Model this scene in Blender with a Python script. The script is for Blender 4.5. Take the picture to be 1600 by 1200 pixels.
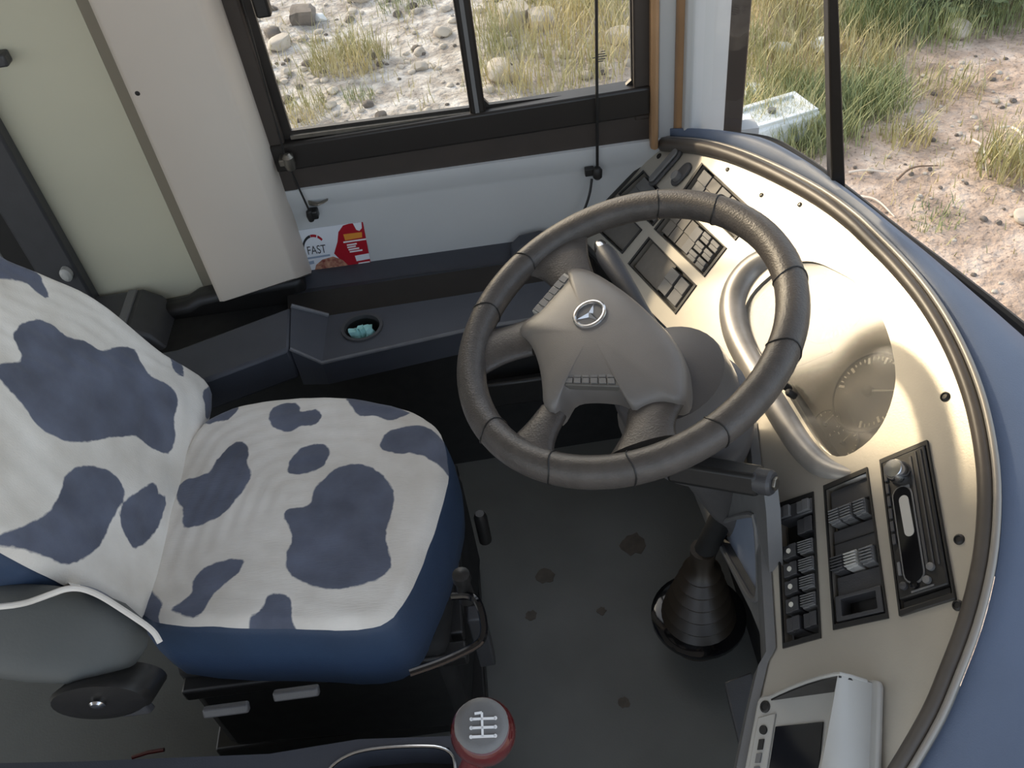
import bpy, bmesh, math, random
import numpy as np
from mathutils import Vector, Matrix
for o in list(bpy.data.objects): bpy.data.objects.remove(o)
scene = bpy.context.scene
COL = scene.collection
random.seed(7)
# ------------------------------------------------------------------ camera, light, exposure
cam_data = bpy.data.cameras.new('camera')
cam_data.sensor_width = 36; cam_data.lens = 31.5; cam_data.clip_start = .02; cam_data.clip_end = 300
cam = bpy.data.objects.new('camera', cam_data); COL.objects.link(cam)
RX = Vector((0.99070208, -0.08369736, -0.10725736)); RY = Vector((0.13514202, 0.69630669, 0.70490682)); RZ = Vector((0.01568518, -0.71284763, 0.70114352))
m3 = Matrix((RX, RY, RZ)).transposed()
cam.matrix_world = Matrix.Translation((0, 0, 1.6)) @ m3.to_4x4()
scene.camera = cam
world = bpy.data.worlds.new('world'); scene.world = world; world.use_nodes = True
wn_ = world.node_tree; bg = wn_.nodes['Background']
sky = wn_.nodes.new('ShaderNodeTexSky'); sky.sky_type = 'NISHITA'; sky.sun_disc = False
sky.sun_elevation = math.radians(24); sky.sun_rotation = math.radians(-37); sky.dust_density = 3.0
hz = wn_.nodes.new('ShaderNodeMix'); hz.data_type = 'RGBA'; hz.inputs[0].default_value = .55; hz.inputs[7].default_value = (2.0, 1.95, 1.85, 1)   # hazy overcast veil
wn_.links.new(sky.outputs[0], hz.inputs[6]); wn_.links.new(hz.outputs[2], bg.inputs[0]); bg.inputs[1].default_value = .36
sun_d = bpy.data.lights.new('sun', 'SUN'); sun_d.energy = 1.7; sun_d.color = (1, .80, .56); sun_d.angle = math.radians(3)
sun = bpy.data.objects.new('sun', sun_d); COL.objects.link(sun)
sun.rotation_euler = Vector((.60, -.72, -.46)).to_track_quat('-Z', 'Y').to_euler()
sun.location = (-3, 5, 4)
vs = scene.view_settings; vs.view_transform = 'Standard'; vs.look = 'None'; vs.gamma = 1; vs.use_curve_mapping = False
vs.exposure = 0.68
# ------------------------------------------------------------------ materials
def srgb(r, g, b):
    f = lambda c: ((c/255+.055)/1.055)**2.4 if c > 10 else c/255/12.92
    return (f(r), f(g), f(b), 1)
MATS = {}
def mat(name, col, rough=.6, metal=0, noise=0, scale=20, bump=0, bscale=200, coat=0, spec=.5, col2=None, stretch=None):
    m = bpy.data.materials.new(name); m.use_nodes = True; nt = m.node_tree; b = nt.nodes['Principled BSDF']
    b.inputs['Base Color'].default_value = col; b.inputs['Roughness'].default_value = rough; b.inputs['Metallic'].default_value = metal
    b.inputs['Coat Weight'].default_value = coat; b.inputs['Specular IOR Level'].default_value = spec
    tc = nt.nodes.new('ShaderNodeTexCoord'); vec = tc.outputs['Object']
    if stretch:
        mp = nt.nodes.new('ShaderNodeMapping'); mp.inputs['Scale'].default_value = stretch; nt.links.new(vec, mp.inputs[0]); vec = mp.outputs[0]
    if noise:
        n = nt.nodes.new('ShaderNodeTexNoise'); n.inputs['Scale'].default_value = scale; n.inputs['Detail'].default_value = 5; nt.links.new(vec, n.inputs[0])
        r = nt.nodes.new('ShaderNodeValToRGB'); r.color_ramp.elements[0].position = .3; r.color_ramp.elements[1].position = .7
        c2 = col2 or tuple(c*(1-noise) for c in col[:3])+(1,)
        r.color_ramp.elements[0].color = c2; r.color_ramp.elements[1].color = col
        nt.links.new(n.outputs[0], r.inputs[0]); nt.links.new(r.outputs[0], b.inputs['Base Color'])
        mr = nt.nodes.new('ShaderNodeMapRange'); mr.inputs[3].default_value = rough*1.15; mr.inputs[4].default_value = rough*.85
        nt.links.new(n.outputs[0], mr.inputs[0]); nt.links.new(mr.outputs[0], b.inputs['Roughness'])
    if bump:
        n2 = nt.nodes.new('ShaderNodeTexNoise'); n2.inputs['Scale'].default_value = bscale; n2.inputs['Detail'].default_value = 3; nt.links.new(vec, n2.inputs[0])
        bp = nt.nodes.new('ShaderNodeBump'); bp.inputs['Strength'].default_value = bump; bp.inputs['Distance'].default_value = .003
        nt.links.new(n2.outputs[0], bp.inputs['Height']); nt.links.new(bp.outputs[0], b.inputs['Normal'])
    MATS[name] = m; return m
def glass_mat(name, tint, gloss, rough=.02, milk=0):
    m = bpy.data.materials.new(name); m.use_nodes = True; nt = m.node_tree; nt.nodes.remove(nt.nodes['Principled BSDF'])
    out = nt.nodes['Material Output']; t = nt.nodes.new('ShaderNodeBsdfTransparent'); t.inputs[0].default_value = tint
    g = nt.nodes.new('ShaderNodeBsdfGlossy'); g.inputs['Roughness'].default_value = rough
    mx = nt.nodes.new('ShaderNodeMixShader'); mx.inputs[0].default_value = gloss
    nt.links.new(t.outputs[0], mx.inputs[1]); nt.links.new(g.outputs[0], mx.inputs[2]); last = mx
    if milk:
        d = nt.nodes.new('ShaderNodeBsdfDiffuse'); d.inputs[0].default_value = (.7, .68, .62, 1)
        m2 = nt.nodes.new('ShaderNodeMixShader'); m2.inputs[0].default_value = milk
        nt.links.new(last.outputs[0], m2.inputs[1]); nt.links.new(d.outputs[0], m2.inputs[2]); last = m2
    nt.links.new(last.outputs[0], out.inputs[0]); MATS[name] = m; return m
silver = mat('silver_fascia_paint', srgb(196, 190, 178), .34, .55, .2, 6, .03, 400)
silver_worn = mat('silver_bezel_paint', srgb(188, 183, 176), .36, .35, .35, 22)
dash_blue = mat('blue_grey_dash_plastic', srgb(98, 112, 136), .5, 0, .10, 12, .12, 600)
pocket_blue = mat('pale_blue_grey_plastic', srgb(140, 150, 168), .5, 0, .1, 12)
bead_m = mat('dark_rubber_bead', srgb(84, 78, 72), .38, 0, .15, 30)
bead_line = mat('grey_bead_strip', srgb(150, 146, 140), .4, .3)
black = mat('black_plastic', srgb(34, 33, 32), .42, 0, .2, 40, .05, 500)
black_soft = mat('black_matte', srgb(22, 22, 22), .75, 0, .3, 30)
gloss_black = mat('gloss_black', srgb(18, 18, 20), .08)
dark_grey = mat('dark_grey_plastic', srgb(66, 66, 68), .45, 0, .15, 30, .1, 500)
mid_grey = mat('mid_grey_plastic', srgb(112, 112, 112), .45, 0, .15, 20, .08, 500)
pale_grey = mat('pale_grey_reflection', srgb(178, 177, 172), .42, 0, .08, 14)
chrome = mat('chrome', srgb(205, 205, 205), .18, 1)
worn_metal = mat('worn_metal', srgb(150, 145, 135), .35, .9, .3, 40)
wheel_leather = mat('worn_black_leather', srgb(84, 79, 75), .40, 0, .25, 60, .25, 350)
pad_m = mat('wheel_pad_plastic', srgb(126, 121, 116), .36, 0, .16, 10, .12, 900)
column_m = mat('column_grey_plastic', srgb(98, 96, 96), .4, 0, .15, 14, .08, 600)
highlight_edge = mat('grey_edge_highlight', srgb(104, 106, 110), .35, 0, .2, 40)
switch_grey = mat('switch_grey_plastic', srgb(104, 100, 94), .42, 0, .15, 60)
tray_m = mat('charcoal_plastic', srgb(62, 65, 73), .45, 0, .12, 18, .15, 700)
blue_vinyl = mat('blue_vinyl', srgb(52, 70, 96), .55, 0, .2, 10, .15, 300)
seat_grey = mat('grey_vinyl', srgb(84, 86, 84), .6, 0, .15, 8, .1, 200)
rubber = mat('black_rubber_boot', srgb(52, 45, 37), .4, 0, .4, 12)
red_m = mat('dark_red_lacquer', srgb(92, 26, 28), .18, 0, .3, 10, coat=.6)
wall_white = mat('white_trim_panel', srgb(196, 198, 198), .5, 0, .06, 5)
beige = mat('beige_pillar_trim', srgb(200, 190, 178), .55, 0, .06, 4)
beige_wall = mat('beige_green_wall', srgb(196, 192, 170), .6, 0, .10, 2.5)
pillar_shade_m = mat('brown_grey_shade', srgb(128, 120, 104), .6)
sunlit_edge = mat('tan_sunlight', srgb(172, 136, 100), .4, 0, .2, 12)
frame_m = mat('black_window_frame', srgb(40, 36, 33), .4, 0, .15, 20)
flange_m = mat('brown_black_flange', srgb(64, 57, 52), .5, 0, .15, 20)
paper_white = mat('white_card', srgb(226, 230, 236), .5)
paper_red = mat('red_print', srgb(170, 24, 40), .45)
paper_orange = mat('orange_print', srgb(226, 150, 60), .5)
paper_tan = mat('tan_print', srgb(205, 160, 130), .5, 0, .6, 90, col2=srgb(120, 30, 40))
ink = mat('black_ink', srgb(40, 42, 48), .5)
ink_grey = mat('grey_ink', srgb(150, 165, 185), .5)
white_ink = mat('white_ink', srgb(235, 235, 235), .5)
teal = mat('pale_teal_paper', srgb(165, 222, 220), .7, 0, .15, 60)
floor_m = mat('grey_vinyl_floor', srgb(104, 105, 101), .55, 0, .22, 5, .1, 250)
stain_m = mat('brown_stain', srgb(84, 76, 66), .6, 0, .3, 60)
dial_m = mat('dark_dial', srgb(58, 56, 53), .5, 0, .25, 14)
dial_mark = mat('pale_dial_print', srgb(215, 212, 200), .5)
stone = mat('pale_stone', srgb(205, 196, 184), .9, 0, .35, 8, .6, 12)
stone_dark = mat('dark_stone', srgb(120, 112, 105), .9, 0, .4, 8, .6, 12)
stick_m = mat('bleached_stick', srgb(222, 212, 200), .8)
stick_dark = mat('brown_stick', srgb(120, 100, 84), .8)
plastic_white = mat('white_plastic', srgb(222, 228, 232), .4)
glass = glass_mat('window_glass', (.97, .98, .97, 1), .05)
lens = glass_mat('cluster_lens', (.86, .84, .80, 1), .12, .13, .07)
def grass_mat(name, a, b):
    m = bpy.data.materials.new(name); m.use_nodes = True; nt = m.node_tree; p = nt.nodes['Principled BSDF']; p.inputs['Roughness'].default_value = .7
    tc = nt.nodes.new('ShaderNodeTexCoord'); n = nt.nodes.new('ShaderNodeTexNoise'); n.inputs['Scale'].default_value = 2.2; n.inputs['Detail'].default_value = 6
    r = nt.nodes.new('ShaderNodeValToRGB'); r.color_ramp.elements[0].color = a; r.color_ramp.elements[1].color = b
    r.color_ramp.elements[0].position = .35; r.color_ramp.elements[1].position = .65
    nt.links.new(tc.outputs['Object'], n.inputs[0]); nt.links.new(n.outputs[0], r.inputs[0]); nt.links.new(r.outputs[0], p.inputs['Base Color']); return m
grass_yellow = grass_mat('dry_yellow_grass', srgb(152, 152, 106), srgb(206, 192, 146))
grass_green = grass_mat('green_grass', srgb(116, 132, 88), srgb(168, 170, 122))
leaf_green = grass_mat('bush_leaves', srgb(74, 90, 60), srgb(112, 124, 84))
def ground_mat():
    m = bpy.data.materials.new('gravelly_soil'); m.use_nodes = True; nt = m.node_tree; p = nt.nodes['Principled BSDF']; p.inputs['Roughness'].default_value = .95
    L = nt.links.new; tc = nt.nodes.new('ShaderNodeTexCoord')
    def noise(s, d=6):
        n = nt.nodes.new('ShaderNodeTexNoise'); n.inputs['Scale'].default_value = s; n.inputs['Detail'].default_value = d; L(tc.outputs['Object'], n.inputs[0]); return n.outputs[0]
    def ramp(fac, stops):
        r = nt.nodes.new('ShaderNodeValToRGB'); e = r.color_ramp.elements
        e[0].position, e[0].color = stops[0]; e[1].position, e[1].color = stops[-1]
        for ps, c in stops[1:-1]: k = e.new(ps); k.color = c
        L(fac, r.inputs[0]); return r.outputs[0]
    # pale gravel on the left side of the yard, pinkish soil in front of the bus
    sx = nt.nodes.new('ShaderNodeSeparateXYZ'); L(tc.outputs['Object'], sx.inputs[0])
    ad = nt.nodes.new('ShaderNodeMath'); ad.operation = 'MULTIPLY_ADD'; ad.inputs[1].default_value = 1.6; L(noise(.7), ad.inputs[0]); L(sx.outputs[0], ad.inputs[2])
    mr = nt.nodes.new('ShaderNodeMapRange'); mr.inputs[1].default_value = .9; mr.inputs[2].default_value = 2.4; L(ad.outputs[0], mr.inputs[0])
    A = ramp(noise(9, 8), [(.32, srgb(142, 134, 126)), (.5, srgb(180, 174, 167)), (.66, srgb(212, 208, 203))])
    B = ramp(noise(7, 8), [(.3, srgb(146, 128, 113)), (.52, srgb(184, 165, 150)), (.7, srgb(208, 193, 180))])
    mx = nt.nodes.new('ShaderNodeMix'); mx.data_type = 'RGBA'; L(mr.outputs[0], mx.inputs[0]); L(A, mx.inputs[6]); L(B, mx.inputs[7])
    sp = ramp(noise(55, 2), [(.30, srgb(120, 108, 98)), (.42, (1, 1, 1, 1))])
    m2 = nt.nodes.new('ShaderNodeMix'); m2.data_type = 'RGBA'; m2.blend_type = 'MULTIPLY'; m2.inputs[0].default_value = .55; L(mx.outputs[2], m2.inputs[6]); L(sp, m2.inputs[7])
    L(m2.outputs[2], p.inputs['Base Color'])
    bp = nt.nodes.new('ShaderNodeBump'); bp.inputs['Strength'].default_value = .8; bp.inputs['Distance'].default_value = .03; L(noise(22, 8), bp.inputs['Height']); L(bp.outputs[0], p.inputs['Normal'])
    return m
ground_m = ground_mat()
def cow_mat():
    m = bpy.data.materials.new('cow_print_cloth'); m.use_nodes = True; nt = m.node_tree; p = nt.nodes['Principled BSDF']; p.inputs['Roughness'].default_value = .9
    p.inputs['Sheen Weight'].default_value = .2; L = nt.links.new
    at = nt.nodes.new('ShaderNodeAttribute'); at.attribute_name = 'spot'; tc = nt.nodes.new('ShaderNodeTexCoord')
    def noise(s, d=4):
        n = nt.nodes.new('ShaderNodeTexNoise'); n.inputs['Scale'].default_value = s; n.inputs['Detail'].default_value = d; L(tc.outputs['Object'], n.inputs[0]); return n.outputs[0]
    ma = nt.nodes.new('ShaderNodeMath'); ma.operation = 'MULTIPLY_ADD'; ma.inputs[1].default_value = .007; L(noise(70), ma.inputs[0]); L(at.outputs['Fac'], ma.inputs[2])
    mr = nt.nodes.new('ShaderNodeMapRange'); mr.inputs[1].default_value = .0022; mr.inputs[2].default_value = .0048; L(ma.outputs[0], mr.inputs[0])
    def ramp(f, a, b):
        r = nt.nodes.new('ShaderNodeValToRGB'); r.color_ramp.elements[0].color = a; r.color_ramp.elements[1].color = b; r.color_ramp.elements[0].position = .3; r.color_ramp.elements[1].position = .7; L(f, r.inputs[0]); return r.outputs[0]
    cl = ramp(noise(9), srgb(206, 199, 188), srgb(234, 229, 221)); dk = ramp(noise(14), srgb(76, 80, 94), srgb(100, 106, 124))
    mx = nt.nodes.new('ShaderNodeMix'); mx.data_type = 'RGBA'; L(mr.outputs[0], mx.inputs[0]); L(dk, mx.inputs[6]); L(cl, mx.inputs[7]); L(mx.outputs[2], p.inputs['Base Color'])
    mp = nt.nodes.new('ShaderNodeMapping'); mp.inputs['Scale'].default_value = (60, 420, 300); L(tc.outputs['Object'], mp.inputs[0])
    nn = nt.nodes.new('ShaderNodeTexNoise'); nn.inputs['Scale'].default_value = 1; L(mp.outputs[0], nn.inputs[0])
    b0 = nt.nodes.new('ShaderNodeBump'); b0.inputs['Strength'].default_value = .35; b0.inputs['Distance'].default_value = .02; L(noise(7, 2), b0.inputs['Height'])
    bp = nt.nodes.new('ShaderNodeBump'); bp.inputs['Strength'].default_value = .35; bp.inputs['Distance'].default_value = .002; L(nn.outputs[0], bp.inputs['Height']); L(b0.outputs[0], bp.inputs['Normal']); L(bp.outputs[0], p.inputs['Normal'])
    return m
cow = cow_mat()
# ------------------------------------------------------------------ mesh helpers
I3 = lambda a, b, h: Vector((a, b, h))
class M:
    def __init__(s): s.v = []; s.f = []; s.mi = []; s.cur = 0
    def add(s, verts, faces, T=I3):
        n = len(s.v); s.v += [Vector(T(*p)) for p in verts]; s.f += [[i+n for i in f] for f in faces]; s.mi += [s.cur]*len(faces); return s
    def prism(s, poly, h0, h1, T=I3):
        n = len(poly); vs_ = [(p[0], p[1], h0) for p in poly]+[(p[0], p[1], h1) for p in poly]
        return s.add(vs_, [list(range(n))[::-1], list(range(n, 2*n))]+[[i, (i+1) % n, n+(i+1) % n, n+i] for i in range(n)], T)
    def box(s, c, d, T=I3):
        x, y, z = [k/2 for k in d]
        return s.prism([(c[0]-x, c[1]-y), (c[0]+x, c[1]-y), (c[0]+x, c[1]+y), (c[0]-x, c[1]+y)], c[2]-z, c[2]+z, T)
    def plate(s, outer, holes, h0, h1, T=I3):
        bm = bmesh.new(); loops = []
        for L in [outer]+holes:
            vv = [bm.verts.new((p[0], p[1], 0)) for p in L]; loops.append(vv)
            for i in range(len(vv)): bm.edges.new((vv[i], vv[(i+1) % len(vv)]))
        bmesh.ops.triangle_fill(bm, use_beauty=True, use_dissolve=False, edges=bm.edges[:]); bm.verts.index_update()
        top = [(v.co.x, v.co.y, h1) for v in bm.verts]; s.add(top, [[v.index for v in f.verts] for f in bm.faces], T)
        for L in [outer]+holes:
            n = len(L); s.add([(p[0], p[1], h0) for p in L]+[(p[0], p[1], h1) for p in L], [[i, (i+1) % n, n+(i+1) % n, n+i] for i in range(n)], T)
        bm.free(); return s
    def loft(s, rings, closed=True, cap0=False, cap1=False, T=I3):
        n = len(rings[0]); vs_ = [p for r in rings for p in r]; F = []
        for k in range(len(rings)-1):
            for i in range(n if closed else n-1): F.append([k*n+i, k*n+(i+1) % n, (k+1)*n+(i+1) % n, (k+1)*n+i])
        if cap0: F.append(list(range(n))[::-1])
        if cap1: F.append([(len(rings)-1)*n+i for i in range(n)])
        return s.add(vs_, F, T)
    def tube(s, path, r, seg=10, closed=False, T=I3, caps=True):
        P = [Vector(T(*p)) for p in path]; n = len(P); R = r if isinstance(r, (list, tuple)) else [r]*n; rings = []; up = None
        for i in range(n):
            if closed: d = P[(i+1) % n]-P[i-1]
            else: d = P[min(i+1, n-1)]-P[max(i-1, 0)]
            d.normalize()
            if up is None: up = d.orthogonal().normalized()
            up = (up-d*up.dot(d)).normalized(); w = d.cross(up)
            rings.append([tuple(P[i]+up*math.cos(2*math.pi*k/seg)*R[i]+w*math.sin(2*math.pi*k/seg)*R[i]) for k in range(seg)])
        if closed: rings.append(rings[0])
        return s.loft(rings, True, caps and not closed, caps and not closed)
    def lathe(s, prof, c=(0, 0), seg=28, T=I3, sx=1, sy=1):
        rings = [[(c[0]+r*sx*math.cos(2*math.pi*k/seg), c[1]+r*sy*math.sin(2*math.pi*k/seg), h) for k in range(seg)] for r, h in prof]
        return s.loft(rings, True, True, True, T)
    def merge(s, data, T=I3): return s.add(data[0], data[1], T)
    def build(s, name, mats, parent=None, loc=None, bevel=0, smooth=35, seg=2, recalc=True):
        mats = mats if isinstance(mats, (list, tuple)) else [mats]
        base = Vector(loc) if loc is not None else Vector((0, 0, 0))
        if parent is not None:
            base = Vector((0, 0, 0)); q = parent
            while q: base += q.location; q = q.parent
        me = bpy.data.meshes.new(name); me.from_pydata([tuple(v-base) for v in s.v], [], s.f)
        for i, p in enumerate(me.polygons): p.material_index = s.mi[i]
        for mm in mats: me.materials.append(mm)
        if recalc:
            bm = bmesh.new(); bm.from_mesh(me); bmesh.ops.remove_doubles(bm, verts=bm.verts, dist=1e-6); bmesh.ops.recalc_face_normals(bm, faces=bm.faces[:]); bm.to_mesh(me); bm.free()
        if smooth:
            for p in me.polygons: p.use_smooth = True
            me.set_sharp_from_angle(angle=math.radians(smooth))
        o = bpy.data.objects.new(name, me); COL.objects.link(o)
        if parent is not None: o.parent = parent
        else: o.location = base
        if bevel:
            b = o.modifiers.new('bevel', 'BEVEL'); b.width = bevel; b.segments = seg; b.limit_method = 'ANGLE'; b.angle_limit = math.radians(40); b.harden_normals = False
        return o
def tag(o, label=None, cat=None, group=None, kind=None):
    if label: o['label'] = label
    if cat: o['category'] = cat
    if group: o['group'] = group
    if kind: o['kind'] = kind
    return o
def empty(name, loc, label=None, cat=None, group=None):
    o = bpy.data.objects.new(name, None); COL.objects.link(o); o.location = loc; o.empty_display_size = .05
    return tag(o, label, cat, group)
def struct(o): o['kind'] = 'structure'; return o
def resample(L, n, closed=False):
    P = [Vector(p) for p in L]
    if closed: P = P+[P[0]]
    d = [0]
    for a, b in zip(P, P[1:]): d.append(d[-1]+(b-a).length)
    out = []; k = 0
    for i in range(n):
        t = d[-1]*i/(n if closed else n-1)
        while k < len(P)-2 and d[k+1] < t: k += 1
        f = (t-d[k])/max(d[k+1]-d[k], 1e-9); out.append(P[k].lerp(P[k+1], min(max(f, 0), 1)))
    return out
def smooth_poly(L, n, closed=True, it=2):
    P = [Vector(p) for p in L]
    for _ in range(it):
        Q = []; m = len(P)
        rng = range(m) if closed else range(m-1)
        for i in rng:
            a, b = P[i], P[(i+1) % m]; Q += [a*.75+b*.25, a*.25+b*.75]
        if not closed: Q = [P[0]]+Q+[P[-1]]
        P = Q
    return [tuple(p) for p in resample(P, n, closed)]
def spline_poly(L, n):
    P = [Vector(p) for p in L]; m = len(P); Q = []
    for i in range(m):
        a, b, c_, d = P[i-1], P[i], P[(i+1) % m], P[(i+2) % m]
        for t in (0, .25, .5, .75): Q.append(.5*((2*b)+(c_-a)*t+(2*a-5*b+4*c_-d)*t*t+(3*b-a-3*c_+d)*t**3))
    return [tuple(p) for p in resample(Q, n, True)]
def bilin(q):
    q = [Vector(p) for p in q]
    def f(s, t): v = (q[0]*(1-s)+q[1]*s)*(1-t)+(q[3]*(1-s)+q[2]*s)*t; return (v.x, v.y)
    return f
def inset(q, e):
    c = sum((Vector(p) for p in q), Vector((0, 0)))/len(q)
    return [tuple(Vector(p)+(c-Vector(p)).normalized()*e) for p in q]
def sdf(pts, polys):
    P = np.array(pts); best = np.full(len(P), 1e9)
    for L in polys:
        A = np.array(L); Bn = np.roll(A, -1, 0); d = np.full(len(P), 1e9); ins = np.zeros(len(P), bool)
        for a, b in zip(A, Bn):
            e = b-a; w = P-a; t = np.clip((w@e)/max(e@e, 1e-12), 0, 1); d = np.minimum(d, np.linalg.norm(w-t[:, None]*e, axis=1))
            c = ((a[1] > P[:, 1]) != (b[1] > P[:, 1])); x = a[0]+(P[:, 1]-a[1])*(b[0]-a[0])/((b[1]-a[1]) if abs(b[1]-a[1]) > 1e-12 else 1e-12); ins ^= c & (P[:, 0] < x)
        best = np.minimum(best, np.where(ins, -d, d))
    return best
def circle(cx, cy, r, n=24, ry=None): return [(cx+r*math.cos(2*math.pi*k/n), cy+(ry or r)*math.sin(2*math.pi*k/n)) for k in range(n)]
def capsule(p, q, r, n=8):
    p, q = Vector(p), Vector(q); a = math.atan2(q.y-p.y, q.x-p.x)
    return [tuple(q+Vector((math.cos(a-math.pi/2+math.pi*k/n), math.sin(a-math.pi/2+math.pi*k/n)))*r) for k in range(n+1)]+[tuple(p+Vector((math.cos(a+math.pi/2+math.pi*k/n), math.sin(a+math.pi/2+math.pi*k/n)))*r) for k in range(n+1)]
def text_mesh(txt, size):
    cu = bpy.data.curves.new('lettering', 'FONT'); cu.body = txt; cu.size = size; cu.align_x = 'CENTER'; cu.align_y = 'CENTER'
    ob = bpy.data.objects.new('lettering', cu); COL.objects.link(ob); dg = bpy.context.evaluated_depsgraph_get(); dg.update()
    me = ob.evaluated_get(dg).to_mesh(); d = ([tuple(v.co) for v in me.vertices], [list(p.vertices) for p in me.polygons])
    ob.evaluated_get(dg).to_mesh_clear(); bpy.data.objects.remove(ob); bpy.data.curves.remove(cu); return d
# frames: dash fascia plane, steering-wheel plane, backrest plane, side wall
DO, DU, DN = Vector((.35, 0, .592)), Vector((.6912, 0, .7226)), Vector((-.7226, 0, .6912))
DF = lambda a, b, h: DO+Vector((0, a, 0))+DU*b+DN*h
WO, WN, WU, WV = Vector((.13998, .91887, .7775)), Vector((-.31197, -.09454, .94538)), Vector((.94963, 0, .31338)), Vector((-.02963, .99552, .08978))
WF = lambda u, v, h: WO+WU*u+WV*v+WN*h
BO, BU, BN = Vector((-.6, 0, .5)), Vector((-.34202, 0, .93969)), Vector((.93969, 0, .34202))
BF = lambda y, s, h: BO+Vector((0, y, 0))+BU*s+BN*h
def WY(Y): return lambda a, b, h: Vector((a, Y-h, b))     # wall at Y, h towards the cab
def WX(X): return lambda a, b, h: Vector((X-h, a, b))
FZ = lambda z: (lambda a, b, h: Vector((a, b, z+h)))
# ------------------------------------------------------------------ the setting
YW = 1.68
f = M(); f.box((-1.5, .5, -.02), (4.4, 2.5, .04)); struct(f.build('floor', floor_m))
c = M(); c.box((-1.3, .55, 2.17), (4.6, 2.5, .04)); struct(c.build('ceiling', wall_white))
# lower white panel with ledge below the side window
w = M(); w.prism([(-.60, 0), (.56, 0), (.56, .60), (-.60, .62)], -.04, 0, WY(YW))
w.loft([[(-.47, z1, h) , (.42, z2, h)] for z1, z2, h in ((.615, .615, .0), (.612, .612, .012), (.592, .586, .014), (.57, .562, .006), (.56, .552, .005), (.38, .40, .005))], False, T=WY(YW))
struct(w.build('wall_left', wall_white))
# beige wall behind the pillar
w = M(); w.prism([(-3.6, 0), (-.58, 0), (-.58, 2.15), (-3.6, 2.15)], -.05, 0, WY(1.66)); struct(w.build('wall_rear', beige_wall))
# boxed pillar cover
pl = M()
sec = [(-.655, 1.66), (-.635, 1.565), (-.62, 1.55), (-.462, 1.548), (-.452, 1.556), (-.449, 1.665), (-.449, 1.68)]
zb = [.40, .43, .44, .475, .47, .40, .385]
pl.loft([[(x, y, z) for (x, y), z in zip(sec, zb)], [(x, y, 2.15) for x, y in sec]], False)
pl.add([(x, y, z) for (x, y), z in zip(sec, zb)], [list(range(len(sec)))])
struct(tag(pl.build('trim_1', beige, smooth=50)))
e = M(); e.prism([(-.696, 1.664), (-.694, 1.656), (-.66, 1.648), (-.640, 1.664)], .40, 2.15); k = e.build('seam_or_shade_strip', pillar_shade_m, bpy.data.objects['trim_1'], bevel=.003); k['kind'] = 'structure'  # strip imitates the shade along the pillar's left edge by its colour
for (x, z) in ((-0.6142, 0.9191),):
    s = M(); s.lathe([(.006, 0), (.005, .003), (.0001, .004)], (x, z), 12, WY(1.553)); tr = s.build('screw', black); tr['kind'] = 'structure'; tr.parent = bpy.data.objects['trim_1']
# front corner pillar : vertical sections
def vprism(name, pts, z0, z1, m, par=None):
    p = M(); p.prism(pts, z0, z1); o = p.build(name, m, par, bevel=.004, smooth=40); return o
pa = M()
pa.prism([(.343, 1.72), (.343, 1.672), (.378, 1.672), (.378, 1.72)], .60, 2.15)
pa.prism([(.388, 1.72), (.388, 1.632), (.398, 1.622), (.408, 1.622), (.478, 1.66), (.49, 1.70), (.49, 1.72)], .60, 2.15)
pillar = struct(pa.build('trim_2', wall_white, bevel=.003, smooth=40))
for pts_ in ([(.325, 1.72), (.325, 1.655), (.332, 1.648), (.34, 1.652), (.343, 1.70), (.343, 1.72)], [(.376, 1.72), (.376, 1.664), (.380, 1.655), (.389, 1.650), (.391, 1.72)]):
    e = M(); e.prism(pts_, .60, 2.15); k = e.build('sunlit_edge_strip', sunlit_edge, pillar, bevel=.002, smooth=50); k['kind'] = 'structure'  # warm sunlight on the pillar edges, painted as tan strips
s = M(); s.lathe([(.006, 0), (.005, .003), (.0001, .004)], (0.43, 0.705), 12, WY(1.648)); k = s.build('screw', black, pillar); k['kind'] = 'structure'
rb = M(); rb.prism([(.476, 1.664), (.520, 1.672), (.535, 1.735), (.492, 1.735)], .58, 2.15); struct(rb.build('trim_3', frame_m, bevel=.003))
# side window: frame with two sliding panes
win = M()
T = WY(YW)
oL, oB, oR = -.455, .610, .328
pane1 = [(-0.3954, 0.9989), (-0.4021, 0.738), (-0.0333, 0.734), (-0.0509, 0.9503)]
pane2 = [(-0.0157, 0.9453), (-0.0112, 0.753), (0.002, 0.7343), (0.2744, 0.7294), (0.2915, 0.7433), (0.2998, 0.9008)]
z1b = pane1[1][1]; z1c = pane1[2][1]
TOP = 1.75
p1 = [(pane1[1][0], TOP), pane1[1], pane1[2], (pane1[2][0], TOP)]
p2 = [(pane2[1][0]-.002, TOP), pane2[1], pane2[2], pane2[3], pane2[4], (pane2[4][0], TOP)]
win.plate([(oL, oB+.075), (oR, oB+.09), (oR, 2.15), (oL, 2.15)], [p1, p2], -.016, -.006, T)          # glazing frame
win.loft([[(oL, 2.15, h) , (oL, oB+d, h)] for h, d in ((.012, 0), (.012, .0))], False, T=T)
fr = struct(win.build('window_1', frame_m, smooth=30))
e = M(); e.prism([(oL, oB+.05), (oR, oB+.062), (oR, oB+.125), (oL, oB+.11)], -.03, .016, T); k = e.build('sill_rail', frame_m, fr, bevel=.006); k['kind'] = 'structure'
e = M(); e.prism([(oL-.004, oB), (oR, oB+.002), (oR, oB+.068), (oL-.004, oB+.056)], -.03, .006, T); k = e.build('lower_flange', flange_m, fr, bevel=.003); k['kind'] = 'structure'
e = M(); e.prism([(oL, oB), (oL+.035, oB), (oL+.035, 2.15), (oL, 2.15)], -.02, .010, T); k = e.build('side_flange', flange_m, fr, bevel=.004); k['kind'] = 'structure'
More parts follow.
